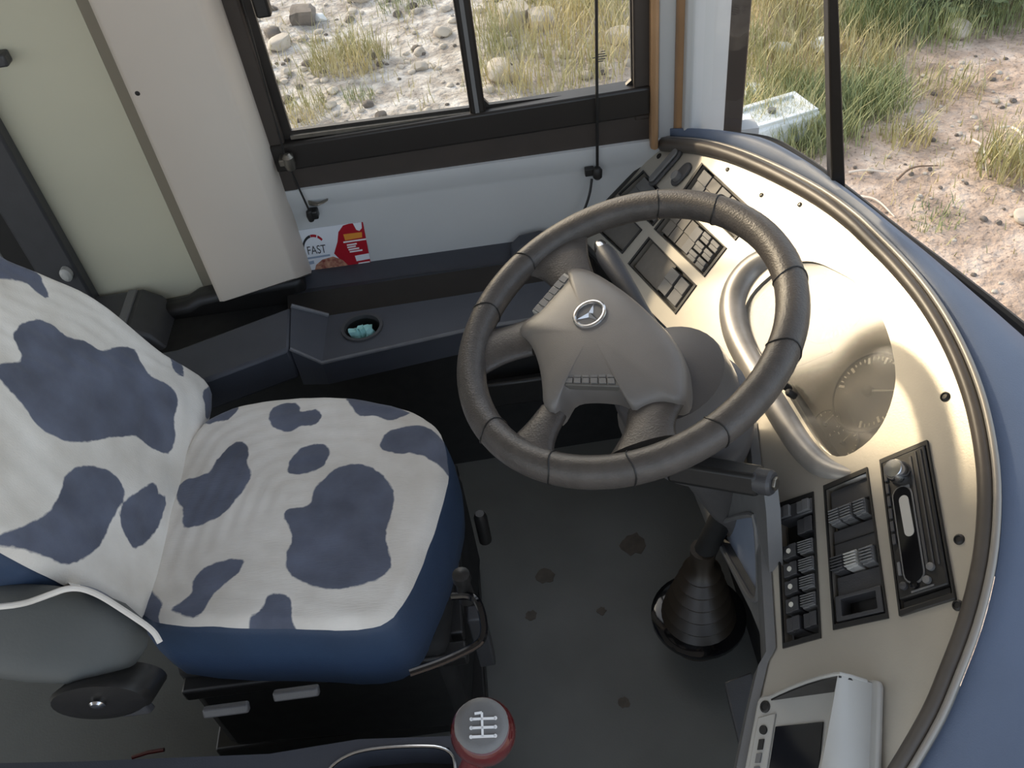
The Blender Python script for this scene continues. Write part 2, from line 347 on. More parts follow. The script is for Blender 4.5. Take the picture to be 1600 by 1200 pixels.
e = M(); e.prism([(oR-.034, oB+.05), (oR, oB+.05), (oR, 2.15), (oR-.034, 2.15)], -.02, .008, T); k = e.build('side_flange', flange_m, fr, bevel=.004); k['kind'] = 'structure'
xm = p1[2][0]
e = M(); e.prism([(xm+.006, oB+.115), (xm+.014, oB+.115), (xm+.014, TOP), (xm+.006, TOP)], .008, .0105, T); k = e.build('divider_trim', mid_grey, fr); k['kind'] = 'structure'
e = M(); e.prism([(xm-.005, oB+.10), (xm+.027, oB+.10), (xm+.027, TOP), (xm-.005, TOP)], -.02, .008, T); k = e.build('divider', frame_m, fr, bevel=.005); k['kind'] = 'structure'
e = M(); e.prism([(oL+.05, z1b-.014), (xm+.01, z1c-.014), (xm+.01, z1c-.006), (oL+.05, z1b-.006)], -.006, .004, T); k = e.build('slide_track', worn_metal, fr); k['kind'] = 'structure'
e = M(); e.prism([(p1[0][0]-.01, TOP), (p1[1][0]-.01, p1[1][1]-.008), (p1[2][0]+.008, p1[2][1]-.008), (p1[3][0]+.008, TOP)], -.012, -.008, T); k = e.build('pane', glass, fr); k['kind'] = 'structure'
e = M(); e.prism([(p2[0][0]-.008, TOP), (p2[1][0]-.006, p2[2][1]-.006), (p2[4][0]+.006, p2[3][1]-.006), (p2[5][0]+.006, TOP)], -.0165, -.0130, T); k = e.build('pane', glass, fr); k['kind'] = 'structure'
gx, gz = (0.2353, 0.7926)
e = M()
for i, (dx, dz, ww) in enumerate(((-.012, 0, .012), (.0, .006, .016), (.002, .001, .018), (.001, -.004, .014), (.004, .011, .008), (-.002, -.009, .01))): e.box((gx+dx, gz+dz, 0), (ww, .0018, .0008), WY(1.703))
k = e.build('glass_stamp', ink, fr); k['kind'] = 'structure'
# window latch bar at the top left of the pane
lt = empty('window_latch', (-0.3722, 0.9981)[:1]+(1.665,)+(-0.3722, 0.9981)[1:], 'black sliding latch on the left edge of the side window', 'latch')
e = M(); x, z = (-0.3775, 0.992); e.prism([(x-.016, z-.014), (x+.012, z-.014), (x+.012, z+.10), (x-.016, z+.10)], -.012, .014, WY(1.665)); e.build('grip', black, lt, bevel=.005)
e = M(); e.prism([(x-.03, z+.02), (x-.012, z+.02), (x-.012, z+.09), (x-.03, z+.09)], -.004, .006, WY(1.665)); e.build('base', frame_m, lt, bevel=.002)
# rear window edge post at far left with dark slot
T2 = WY(1.66)
po = M(); x0, x1 = (-0.9257, 0.4927)[0], (-1.014, 0.5082)[0]
po.prism([(x1, .3), (x0, .3), (x0, 2.15), (x1, 2.15)], 0, .035, T2); trim4 = struct(po.build('trim_4', dark_grey, bevel=.006))
e = M(); e.prism([(x1-.05, .42), (x1+.012, .42), (x1+.012, 2.15), (x1-.05, 2.15)], 0, .030, T2); k = e.build('gasket', black, trim4, bevel=.004); k['kind'] = 'structure'
e = M(); e.prism([(x1-.5, .3), (x1-.05, .3), (x1-.05, .78), (x1-.5, .78)], 0, .02, T2); k = e.build('grey_lining', mid_grey, trim4); k['kind'] = 'structure'
hk = M(); x, z = (-0.9478, 0.5184); hk.lathe([(.004, -.01), (.012, 0), (.012, .012), (.007, .018), (.001, .019)], (x, z), 14, WY(1.625), 1, 1.4); tag(hk.build('coat_hook', pale_grey, loc=(x, 1.61, z)), 'small white hook low on the dark post behind the seat', 'hook')
x, z = (-0.8531, 0.9766)
hk = M(); hk.prism([(x-.02, z-.012), (x+.004, z-.012), (x+.004, z+.012), (x-.02, z+.012)], 0, .03, T2); tag(hk.build('wall_catch', dark_grey, loc=(x, 1.64, z), bevel=.005), 'small dark catch high on the beige wall at left edge', 'catch')
# ------------------------------------------------------------------ dashboard
FE = [(1035,233)]
FE = [(1.661, 0.001), (1.542, 0.0748), (1.44, 0.1229), (1.325, 0.167), (1.191, 0.2114), (1.092, 0.2351), (1.022, 0.2454), (0.9517, 0.2552), (0.8725, 0.2613), (0.7922, 0.2589), (0.7144, 0.2481), (0.6552, 0.2316), (0.6022, 0.211), (0.5516, 0.1822), (0.516, 0.1565), (0.4728, 0.1175), (0.4387, 0.0777), (0.413, 0.0479), (0.3913, 0.0143), (0.37, -0.0209), (0.3407, -0.0727)]
FI = [(0.4007, -0.2478), (0.4406, -0.2065), (0.5049, -0.1611), (0.5473, -0.1288), (0.5579, -0.1116), (0.6523, -0.0831), (0.7418, -0.0547), (0.793, -0.045), (0.8886, -0.0218), (0.974, -0.0332), (1.059, -0.0608), (1.183, -0.1143), (1.322, -0.1606), (1.484, -0.2146), (1.66, -0.2702), (1.67, -0.2019), (1.673, -0.0955), (1.678, -0.0274)]
CL = [(1.103, 0.0284), (1.123, 0.0557), (1.124, 0.1029), (1.111, 0.1397), (1.077, 0.1706), (1.026, 0.192), (0.9858, 0.2074), (0.9227, 0.2148), (0.8678, 0.2098), (0.8184, 0.197), (0.7919, 0.1856), (0.7622, 0.1607), (0.7442, 0.1332), (0.7397, 0.1024), (0.7447, 0.0761), (0.7655, 0.059), (0.8001, 0.0522), (0.8559, 0.0459), (0.9019, 0.0412), (0.9776, 0.0284), (1.035, 0.0231), (1.076, 0.0214)]
QR = [(0.7029, 0.1223), (0.6884, 0.1843), (0.5025, 0.1293), (0.5161, 0.0633)]
QM = [(0.7201, 0.0376), (0.7059, 0.1005), (0.5221, 0.0472), (0.543, -0.0222)]
QL = [(0.7401, -0.0388), (0.7222, 0.0188), (0.5429, -0.0442), (0.5558, -0.0983)]
QA = [(1.439, -0.161), (1.454, -0.0965), (1.239, -0.0368), (1.219, -0.0952)]
QB = [(1.461, -0.0779), (1.477, -0.0114), (1.259, 0.0437), (1.242, -0.0152)]
QC = [(1.487, 0.013), (1.507, 0.0686), (1.27, 0.12), (1.259, 0.0651)]
QD = [(1.662, -0.1336), (1.653, -0.0583), (1.489, -0.0259), (1.479, -0.0801)]
QE = [(1.488, -0.1696), (1.498, -0.1088), (1.667, -0.1533), (1.663, -0.2273)]
FE2 = smooth_poly(FE, 90, False, 2); CL2 = smooth_poly(CL, 72, True, 2)
dash = empty('dashboard', (.45, .9, .40), 'wraparound bus dashboard with silver fascia and blue-grey top around the steering wheel', 'dashboard')
fa = M(); fa.plate(FE2+FI, [CL2, QR, QM, QL, QA, QB, QC, QD, QE], -.018, 0, DF)
fa.build('fascia', silver, dash, smooth=20)
# rolled bead along the outer edge
R3 = [DF(a, b, .004) for a, b in FE2]
cen = Vector((sum(p[0] for p in FE2)/90, sum(p[1] for p in FE2)/90))
bd = M(); path = []
for i, (a, b) in enumerate(FE2):
    t = Vector(FE2[min(i+1, 89)])-Vector(FE2[max(i-1, 0)]); n = Vector((t.y, -t.x)).normalized()
    if n.dot(Vector((a, b))-cen) < 0: n = -n
    path.append((a+n.x*.010, b+n.y*.010, .002))
rad = [.0155-.006*min(1, i/55) for i in range(90)]
bd.tube(path, rad, 12, T=DF); bd.build('edge_bead', bead_m, dash, smooth=60)
bl = M(); path2 = []
for i, (a, b) in enumerate(FE2):
    t = Vector(FE2[min(i+1, 89)])-Vector(FE2[max(i-1, 0)]); n = Vector((t.y, -t.x)).normalized()
    if n.dot(Vector((a, b))-cen) < 0: n = -n
    path2.append((a+n.x*.0235, b+n.y*.0235, .004)); 
bl.tube(path2, .0045, 8, T=DF); bl.build('outer_strip', bead_line, dash, smooth=60)
# moulded top cover from the bead out to the windscreen
O = [(x, y, z) for (x, y), z in (((0.3416, 1.718), .60), ((0.3835, 1.66), .63), ((0.4315, 1.589), .66), ((0.4672, 1.494), .70), ((0.4969, 1.436), .72), ((0.5186, 1.326), .74), ((0.5393, 1.229), .75), ((0.58, 1.067), .755), ((0.6205, 0.9407), .755), ((0.657, 0.8296), .75), ((0.705, 0.7211), .73), ((0.6936, 0.588), .72), ((0.6739, 0.4833), .70), ((0.6046, 0.3574), .68), ((0.5082, 0.2549), .66))]
On = resample(smooth_poly(O, 90, False, 2), 90)
R0 = [DF(a, b, -.006) for a, b, _ in path2]
rows = []
for t, up in ((0, 0), (.03, .004), (.1, .010), (.25, .018), (.45, .020), (.65, .016), (.82, .008), (.93, 0), (1.0, -.012)):
    rows.append([tuple(r.lerp(o, t)+Vector((0, 0, up))) for r, o in zip(R0, On)])
rows.append([tuple(o+(o-r).normalized()*.012+Vector((0, 0, -.04))) for r, o in zip(R0, On)])
rows.append([tuple(o+(o-r).normalized()*.02+Vector((0, 0, -.45))) for r, o in zip(R0, On)])
tp = M(); tp.loft(rows, False); tp.build('top_cover', dash_blue, dash, smooth=50)
# lower side skirt facing the driver, with triangular pocket
SX = .295
outl = [(1.065, 0.2018), (0.725, 0.648), (0.6969, 0.6154), (0.6537, 0.5292), (0.6001, 0.4321), (0.6145, 0.3631), (0.6585, 0.3772), (0.6966, 0.3675), (0.8248, 0.3058), (0.9664, 0.2306)]
tri = [(0.9176, 0.2719), (0.8839, 0.3418), (0.7449, 0.552), (0.7251, 0.5606), (0.6724, 0.4427), (0.6981, 0.3958), (0.7335, 0.3716)]
sk = M(); sk.plate(outl, [tri], -.015, .004, WX(SX)); sk.build('pocket_frame', mid_grey, dash, bevel=0, smooth=30)
sk = M(); sk.prism(tri, -.014, -.012, WX(SX)); sk.build('pocket_back', pocket_blue, dash)
e = M(); tb = [(p[0], p[1], .004) for p in smooth_poly(tri, 40, True, 2)]; e.tube(tb, .0045, 8, True, WX(SX)); e.build('pocket_lip', mid_grey, dash)
# inner edge strip (from the fascia's driver-side edge down)
ie = [Vector(DF(a, b, 0)) for a, b in FI[:9]]
st = M()
st.loft([[tuple(p+Vector((0, 0, .003))) for p in ie], [tuple(p+Vector((-.012, 0, -.003))) for p in ie], [tuple(p+Vector((-.016, 0, -.03))) for p in ie], [tuple(p+Vector((-.004, 0, -.05))) for p in ie]], False)
st.loft([[tuple(p+Vector((-.016, 0, -.03))) for p in ie[:5]], [tuple(p+Vector((-.012, -.0, -.28))) for p in ie[:5]], [tuple(p+Vector((.03, -.0, -.50))) for p in ie[:5]]], False)
st.build('inner_skirt', mid_grey, dash, smooth=50)
# dark bulkhead under the dash
bk = M(); bk.prism([(.50, .72), (.50, 1.66), (.40, 1.66), (.36, 1.2), (.36, .72)], .0, .36); bk.build('under_dash_bulkhead', black_soft, dash)
lf = M(); lf.loft([[tuple(DF(a, b, -.01)) for a, b in FI[13:]+[FE[0]]], [tuple(DF(a, b, -.01)+Vector((-.03, 0, -.18))) for a, b in FI[13:]+[FE[0]]]], False); lf.build('left_skirt', black, dash)
le = M(); le.tube([(a+.006, b-.004, .002) for a, b in FI[13:]+[(FE[0][0]+.006, FE[0][1])]], .007, 8, T=DF); le.build('left_edge_strip', black, dash)
# rolled bezel around the instrument cluster
rp = [(1.095, 0.1781), (1.125, 0.1518), (1.152, 0.1221), (1.171, 0.0804), (1.16, 0.0374), (1.121, 0.009), (1.058, -0.0006), (0.9785, 0.0063), (0.9156, 0.0139), (0.8472, 0.0221), (0.7956, 0.0298), (0.7506, 0.045), (0.7215, 0.0713), (0.7075, 0.0983), (0.7083, 0.1267)]
rr = [.004, .011, .019, .025, .027, .026, .024, .022, .0215, .021, .020, .018, .013, .007, .002]
rs = smooth_poly([(p[0], p[1], r) for p, r in zip(rp, rr)], 60, False, 2)
bz = M(); bz.tube([(p[0], p[1], -.004-.45*(.027-p[2])) for p in rs], [p[2] for p in rs], 16, T=DF); bezel = bz.build('cluster_bezel', silver_worn, dash, smooth=80)
for (x, y) in [(0.9106, 0.0484), (0.8933, 0.0513), (0.8763, 0.0542)]:
    e = M(); e.lathe([(.0055, .008), (.0058, .021), (.004, .0245), (.0005, .025)], (x, y), 14, DF); e.build('trip_button', black, dash)
# cluster dish, dials, lens
ds = M(); ds.prism(inset(CL2, -.006), -.052, -.048, DF); ds.build('cluster_dial_panel', dial_m, dash)
ws = M(); n = len(CL2); ws.loft([[(p[0], p[1], -.018) for p in CL2], [(p[0], p[1], -.05) for p in CL2]], True, T=DF); ws.build('cluster_surround', black, dash)
ln = M(); ln.prism(inset(CL2, -.001), -.007, -.004, DF); ln.build('cluster_lens', lens, dash)
def gauge(cx, cy, r, a0, a1, n, na, name='gauge'):
    g = M(); ring = [(cx+r*math.cos(2*math.pi*k/48), cy+r*math.sin(2*math.pi*k/48), -.046) for k in range(48)]
    g.tube(ring, r*.035, 8, True, DF); g.prism(circle(cx, cy, r*.98, 40), -.048, -.0465, DF); go = g.build(name, dial_m, dash)
    t = M()
    for i in range(n):
        an = a0+(a1-a0)*i/(n-1); big = i % 4 == 0; r1, r0 = r*.9, r*(.74 if big else .82); wd = r*(.03 if big else .015); d = Vector((math.cos(an), math.sin(an))); q = Vector((-d.y, d.x))*wd
        t.prism([tuple(d*r0-q+Vector((cx, cy))), tuple(d*r1-q+Vector((cx, cy))), tuple(d*r1+q+Vector((cx, cy))), tuple(d*r0+q+Vector((cx, cy)))], -.0465, -.0455, DF)
    t.build('scale_marks', dial_mark, go)
    e = M(); d = Vector((math.cos(na), math.sin(na))); q = Vector((-d.y, d.x))*r*.03; cc = Vector((cx, cy)); e.prism([tuple(cc-d*r*.12-q), tuple(cc-d*r*.12+q), tuple(cc+d*r*.78+q*.3), tuple(cc+d*r*.78-q*.3)], -.043, -.0415, DF); e.build('needle', dial_mark, go)
    e = M(); e.lathe([(r*.13, -.0465), (r*.13, -.040), (r*.08, -.0385), (.0005, -.0384)], (cx, cy), 18, DF); e.build('needle_hub', black, go)
gx, gy = (0.8472, 0.1335); gauge(gx, gy, .060, math.radians(-40), math.radians(220), 33, math.radians(130), 'speed_gauge')
gx, gy = (1.026, 0.1441); gauge(gx, gy, .062, math.radians(-40), math.radians(220), 33, math.radians(200), 'rev_gauge')
for px in ((0.8453, 0.0552), (0.7996, 0.0678)): gauge(px[0], px[1], .024, math.radians(0), math.radians(180), 9, math.radians(80), 'small_gauge')
pn = bilin([(1.081, 0.0552), (1.046, 0.1211), (0.9504, 0.1117), (0.9738, 0.0464)]); e = M(); e.prism([pn(0, 0), pn(1, 0), pn(1, 1), pn(0, 1)], -.048, -.046, DF); e.build('warning_lamp_strip', black, dash)
# screws of the fascia
for i, (x, y) in enumerate([(1.431, 0.1083), (1.299, 0.1427), (1.207, 0.1914), (1.161, -0.0858), (0.7307, 0.2301), (0.5586, 0.1627), (0.4922, 0.1273), (1.651, -0.0118)]):
    e = M(); q_ = .65 if i < 3 else 1; e.lathe([(.0065*q_, 0), (.006*q_, .002), (.004*q_, .0032), (.0035*q_, .0018), (.0004, .0018)], (x, y), 14, DF); e.build('screw', worn_metal if i < 3 else black, dash)
# lamps at far upper left
c1, c2 = [(1.593, -0.0381), (1.599, 0.0261)]
e = M(); e.prism(capsule(c1, c2, .017), 0, .007, DF); k = e.build('rocker_bezel', dark_grey, dash, bevel=.003); e = M(); e.prism(capsule(c1, c2, .010), .007, .012, DF); e.build('rocker', mid_grey, k, bevel=.002)
c1, c2 = [(1.532, 0.0091), (1.533, 0.0311)]
e = M(); e.prism(capsule(c1, c2, .017), 0, .006, DF); k = e.build('knob_bezel', dark_grey, dash, bevel=.003); e = M(); e.lathe([(.011, .006), (.010, .016), (.0005, .017)], (1.53, 0.0121), 16, DF); e.build('knob', mid_grey, k)
# recessed switch panels
def quadbox(m, B, s0, s1, t0, t1, h0, h1): m.prism([B(s0, t0), B(s1, t0), B(s1, t1), B(s0, t1)], h0, h1, DF); return m
def panel(q, name='switch_panel'):
    e = M(); e.prism(inset(q, -.001), -.030, -.022, DF); o = e.build(name, black, dash)
    e = M(); e.plate(inset(q, -.004), [inset(q, .003)], -.001, .002, DF); e.build('panel_frame', black, o)
    return o, bilin(q)
def rocker(B, s0, s1, t0, t1, m, par, name='rocker_switch', h=.002, rib=False):
    e = M(); quadbox(e, B, s0, s1, t0, t1, -.024, h-.006); e.loft([[B(s0, t0)+(h-.006,), B(s0, t1)+(h-.006,)], [B(s0, t0)+(h-.006,), B(s0, t1)+(h-.006,)]], False, T=DF)
    mid = (s0+s1)/2
    e.prism([B(s0, t0), B(mid, t0), B(mid, t1), B(s0, t1)], h-.006, h-.002, DF); e.prism([B(mid, t0), B(s1, t0), B(s1, t1), B(mid, t1)], h-.006, h, DF)
    if rib:
        for k in range(5):
            ta = t0+(t1-t0)*(.12+.18*k); e.prism([B(s0, ta), B(s1, ta), B(s1, ta+(t1-t0)*.08), B(s0, ta+(t1-t0)*.08)], h-.002, h+.004, DF)
    return e.build(name, m, par, bevel=.0008)
o, B = panel(QA)
e = M(); quadbox(e, B, .05, .95, .04, .56, -.024, -.008); e.build('blank_cover', switch_grey, o)
rocker(B, .12, .88, .58, .74, mid_grey, o); rocker(B, .12, .88, .78, .94, mid_grey, o)
o, B = panel(QB)
for t0 in (.05, .20, .35): rocker(B, .08, .92, t0, t0+.135, switch_grey, o, 'blank_switch', -.004)
rocker(B, .10, .90, .50, .62, mid_grey, o)
for k in range(3):
    for j in range(2): rocker(B, .06+.31*k, .32+.31*k, .65+.16*j, .78+.16*j, mid_grey, o, 'push_button', .004)
o, B = panel(QC)
for k in range(5): rocker(B, .1, .9, .05+.185*k, .215+.185*k, switch_grey if k % 2 else mid_grey, o, 'rocker_switch', -.002)
o, B = panel(QD)
rocker(B, .1, .9, .06, .48, mid_grey, o, h=-.004); rocker(B, .1, .9, .52, .94, mid_grey, o, h=-.004)
o, B = panel(QE)
e = M(); quadbox(e, B, .05, .95, .04, .96, -.024, -.008); e.build('blank_cover', switch_grey, o)
# tall switch panel in the middle
o, B = panel(QM)
e = M(); quadbox(e, B, .06, .94, .03, .17, -.024, -.006); quadbox(e, B, .06, .94, .33, .53, -.024, -.006); quadbox(e, B, .06, .94, .66, .80, -.024, -.006); e.build('blank_cover', dark_grey, o, bevel=.001)
for s0 in (.10, .36, .66): rocker(B, s0, s0+.23, .19, .30, mid_grey, o, 'thumb_switch', .004, True)
for s0, m_ in ((.08, dark_grey), (.36, pale_grey), (.68, mid_grey)): rocker(B, s0, s0+.25, .53, .645, m_, o, 'thumb_switch', .005, True)
e = M(); quadbox(e, B, .06, .94, .555, .565, -.006, -.004); quadbox(e, B, .06, .94, .425, .43, -.006, -.004); e.build('seam_or_shade_strip', black, o)
e = M(); e.plate([B(.05, .80), B(.95, .80), B(.95, .97), B(.05, .97)], [[B(.16, .825), B(.84, .825), B(.84, .94), B(.16, .94)]], -.02, .001, DF); e.build('pocket_rim', dark_grey, o, bevel=.001)
# left column of keys
o, B = panel(QL)
e = M(); quadbox(e, B, .02, .98, .02, .13, -.024, .003); e.build('lamp_block', dark_grey, o, bevel=.002)
for s0 in (.08, .60): rocker(B, s0, s0+.34, .03, .115, mid_grey, o, 'push_button', .008)
rocker(B, .52, .94, .15, .26, dark_grey, o, 'thumb_switch', .002)
for i, t0 in enumerate((.32, .45, .575, .70, .83)):
    k = rocker(B, .12, .50, t0, t0+.095, dark_grey, o, 'push_button', .004)
    if i < 4:
        e = M(); cx, cy = B(.31, t0+.048); e.prism(circle(cx, cy, .0035, 10), .003, .0048, DF); e.build('key_symbol', dial_mark, k)
    rocker(B, .58, .94, t0, t0+.095, mid_grey if i < 4 else dark_grey, o, 'thumb_switch', .003, i < 4)
# tachograph-like unit with its grey hood
QT = [(0.5094, -0.1518), (0.4566, 0.0133), (0.3324, -0.0484), (0.3947, -0.2306)]
B = bilin(QT)
rc = smooth_poly([B(.0, .04), B(.03, 0), B(.95, 0), B(1, .04), B(1, 1), B(0, 1)], 60, True, 1)
hd = empty('display_unit', DF(*B(.5, .5), 0), 'pale grey hooded display unit screwed low on the silver fascia', 'display')
e = M(); e.prism([B(.0, .05), B(.015, .01), B(.05, 0), B(.94, 0), B(.985, .012), B(1, .06), B(1, 1), B(0, 1)], .0005, .010, DF); e.build('mounting_plate', pale_grey, hd, bevel=.003)
for st_ in ((.09, .11), (.86, .10)):
    cx, cy = B(*st_); e = M(); e.lathe([(.0075, .0105), (.0075, .0115), (.005, .012), (.0045, .0108), (.0004, .0108)], (cx, cy), 16, DF); e.build('screw', black, hd)
e = M(); e.prism([B(.22, .30), B(.60, .30), B(.60, 1), B(.22, 1)], .0105, .0125, DF); e.build('screen', gloss_black, hd)
e = M(); e.prism([B(.05, .20), B(.20, .18), B(.20, 1), B(.05, 1)], .010, .0125, DF); e.build('key_strip', pale_grey, hd, bevel=.002)
for i, (t0, t1) in enumerate(((.28, .36), (.40, .49), (.52, .60), (.63, .71), (.80, .88))):
    cx, cy = B(.125, (t0+t1)/2); e = M()
    if i in (0, 4): e.prism(circle(cx, cy, .0055, 16), .0125, .015, DF)
    else: e.prism([B(.105, t0), B(.145, t0), B(.145, t1), B(.105, t1)], .0125, .0145, DF)
    e.build('key', black if i in (0, 1, 4) else mid_grey, hd)
# hood: curved shell rising from the right of the plate to a lip over the screen
rowsh = []
prof_h = ((.945, .010), (.938, .028), (.927, .044), (.912, .056), (.895, .060), (.885, .058), (.90, .052), (.912, .040), (.920, .026), (.925, .010))
for t in (.03, .2, .4, .6, .8, 1.0): rowsh.append([B(.945-(.945-s_)*(1+2.2*t), t)+(h_,) for s_, h_ in prof_h])
e = M(); e.loft(rowsh, True, True, True, DF); e.build('hood', pale_grey, hd, smooth=50)
e = M()
c_ = [(.13, .011), (.25, .022), (.42, .036), (.60, .049), (.75, .057), (.86, .060), (.90, .060), (.925, .045), (.94, .020)]
c2 = [(s_, max(h_-.002, .0105)) for s_, h_ in c_]
top_, bot_ = .025, .06
e.loft([[B(s_, top_)+(.010,) for s_, h_ in c_], [B(s_, top_)+(h_,) for s_, h_ in c_], [B(s_, bot_)+(h_-.001,) for s_, h_ in c_], [B(s_, bot_)+(.010,) for s_, h_ in c_]], False, T=DF)
e.build('hood_end_wall', black, hd, smooth=40)
e = M(); e.tube([B(s_, .03)+(h_,) for s_, h_ in c_], .0022, 8, T=DF); e.build('hood_lip', pale_grey, hd)
# ------------------------------------------------------------------ car radio
B = bilin(QR)
ra = empty('car_radio', DF(*B(.5, .5), 0), 'black car radio with silver volume knob set in the silver fascia', 'radio')
e = M(); e.plate(inset(QR, -.004), [inset(QR, .004)], .0, .004, DF); e.build('mounting_frame', black, ra, bevel=.001)
e = M(); quadbox(e, B, .04, .96, .02, .93, -.03, .006); e.build('faceplate', black, ra, bevel=.002)
e = M(); quadbox(e, B, .06, .94, .935, .985, -.03, .0); e.build('lower_lip', black, ra, bevel=.001)
cx, cy = B(.40, .135)
e = M(); e.lathe([(.0150, .006), (.0150, .010), (.0125, .020), (.0115, .022), (.0005, .0225)], (cx, cy), 30, DF); e.build('volume_knob', chrome, ra)
cs = B(.39, .30); ce = B(.40, .80)
e = M(); e.prism(capsule(cs, ce, .0135), .006, .0075, DF); e.build('display_ring', mid_grey, ra)
e = M(); e.prism(capsule(cs, ce, .0115), .0076, .0085, DF); e.build('display_window', gloss_black, ra)
e = M(); e.prism(capsule(B(.42, .335), B(.44, .545), .0062), .0086, .0092, DF); e.build('display_reflection', pale_grey, ra)  # pale patch painted as a white reflection on the display window
e = M(); quadbox(e, B, .63, .68, .06, .80, .006, .0075); quadbox(e, B, .76, .79, .04, .80, .006, .0075); quadbox(e, B, .86, .89, .04, .80, .006, .0075); e.build('slot_trim', dark_grey, ra)
for i in range(6): e = M(); quadbox(e, B, .08, .15, .10+.085*i, .165+.085*i, .006, .009); e.build('preset_button', dark_grey, ra, bevel=.0006)
for sx_, tx_ in ((.30, .045), (.36, .235), (.48, .24)): e = M(); quadbox(e, B, sx_, sx_+.08, tx_, tx_+.02, .006, .0078); e.build('small_button', mid_grey, ra)
for sx_, tx_, m_ in ((.18, .86, dark_grey), (.38, .875, gloss_black), (.62, .87, mid_grey), (.72, .80, mid_grey)): cx, cy = B(sx_, tx_); e = M(); e.lathe([(.0048, .006), (.0045, .010), (.0005, .0108)], (cx, cy), 14, DF); e.build('round_button', m_, ra)
e = M(); quadbox(e, B, .30, .72, .905, .915, .006, .0075); e.build('lip_highlight', mid_grey, ra)
e = M(); quadbox(e, B, .12, .17, .71, .79, .006, .009); e.build('eject_key', mid_grey, ra)
# ------------------------------------------------------------------ steering wheel
sw = empty('steering_wheel', WO, 'four-spoke black leather steering wheel with grey centre pad and round emblem', 'steering wheel')
RM, RT = .228, .0215
ring = [(RM*math.cos(2*math.pi*k/96), RM*math.sin(2*math.pi*k/96), 0) for k in range(96)]
e = M(); e.tube(ring, RT, 18, True, WF); rim = e.build('rim', wheel_leather, sw, smooth=80)
# stitched joints of the wrapped leather
for an in (62, 38, -8, -36, 120, 146, 205, 235, 262, 290):
    a = math.radians(an); cp = []
    for k in range(20):
        th = 2*math.pi*k/20; rr0 = RM+(RT+.0004)*math.cos(th); aa = a+.02*math.sin(th*2)
        cp.append((rr0*math.cos(aa), rr0*math.sin(aa), (RT+.0004)*math.sin(th)))
    e = M(); e.tube(cp, .0011, 5, True, WF); e.build('leather_seam', black, rim)
PAD = [(-0.0569, 0.1534), (-0.0328, 0.1439), (-0.0055, 0.1075), (0.024, 0.0484), (0.0483, -0.0088), (0.0634, -0.0537), (0.0673, -0.0901), (0.0621, -0.123), (0.049, -0.1573), (0.0233, -0.1416), (0.0026, -0.1386), (-0.0168, -0.1437), (-0.0215, -0.1093), (-0.0556, -0.087), (-0.0926, -0.0722), (-0.1059, -0.0899), (-0.1185, -0.1042), (-0.1327, -0.0823), (-0.1278, -0.0514), (-0.1264, -0.0045), (-0.1342, 0.043), (-0.1488, 0.062), (-0.1433, 0.0789), (-0.1142, 0.0877), (-0.0859, 0.1105), (-0.0545, 0.1321)]
pd = M(); PS = smooth_poly(PAD, 110, True, 2); pc = sum((Vector(p) for p in PS), Vector((0, 0)))/110
rows = []
for sc, h in ((.001, .022), (.2, .0217), (.4, .0204), (.55, .0186), (.7, .0160), (.82, .0125), (.9, .0085), (.96, .0035), (.99, -.003), (1.0, -.012), (1.0, -.035)):
    k_ = (1-sc)**.8 if sc < .97 else 0
    row = []
    for p in PS:
        d_ = Vector(p)-pc; e_ = d_.normalized(); r_ = 1/math.sqrt((e_.x/.098)**2+(e_.y/.118)**2); q_ = (d_*(1-k_)+e_*r_*k_)*sc; row.append((pc.x+q_.x, pc.y+q_.y, h))
    rows.append(row)
pd.loft(rows, True, True, True, WF); pad = pd.build('centre_pad', pad_m, sw, smooth=60)
def spoke(quad, name='spoke', m=wheel_leather):
    q = quad; e = M()
    n0, n1 = Vector(q[0]), Vector(q[1]); f0, f1 = Vector(q[3]), Vector(q[2]); rings = []
    for t in np.linspace(0, 1, 7):
        a, b = n0.lerp(f0, t), n1.lerp(f1, t); c_ = (a+b)/2; wv = (b-a)/2*(1-.16*math.sin(math.pi*t)); hz = -.016+.008*t; th = .012
        rings.append([tuple(c_+wv*math.cos(x))+(hz+th*math.sin(x),) for x in [2*math.pi*k/16 for k in range(16)]])
    e.loft(rings, True, True, True, WF); return e.build(name, m, sw, smooth=70)
spoke([(-0.0805, 0.1186), (-0.0186, 0.112), (-0.0076, 0.2332), (-0.1176, 0.1776)])
spoke([(-0.1127, 0.0977), (-0.1358, 0.0248), (-0.2192, 0.0152), (-0.2024, 0.1012)])
spoke([(-0.1365, -0.0704), (-0.1059, -0.1009), (-0.1309, -0.1626), (-0.1979, -0.1157)])
spoke([(-0.024, -0.1288), (0.0499, -0.1473), (0.0281, -0.197), (-0.061, -0.1934)])
# button strips on the pad
def strip(quad, n1, n2, m, h):
    Bq = bilin(quad); e = M(); e.prism([Bq(0, 0), Bq(1, 0), Bq(1, 1), Bq(0, 1)], h-.012, h, WF); o = e.build('button_strip', m, sw, bevel=.002)
    for i in range(n1):
        for j in range(n2):
            e = M(); a, b = .04+.92*i/n1, .04+.92*(i+1)/n1-.03; c_, d = .12+.8*j/n2, .12+.8*(j+1)/n2-.06
            e.prism([Bq(a, c_), Bq(b, c_), Bq(b, d), Bq(a, d)], h-.001, h+.002, WF); e.build('wheel_button', mid_grey, o)
strip([(-0.1194, 0.0877), (-0.0587, 0.1373), (-0.0491, 0.1221), (-0.1076, 0.071)], 6, 1, pale_grey, .0065)
strip([(-0.0873, -0.0529), (-0.0185, -0.0829), (-0.0215, -0.1093), (-0.0936, -0.0729)], 6, 2, switch_grey, .0135)
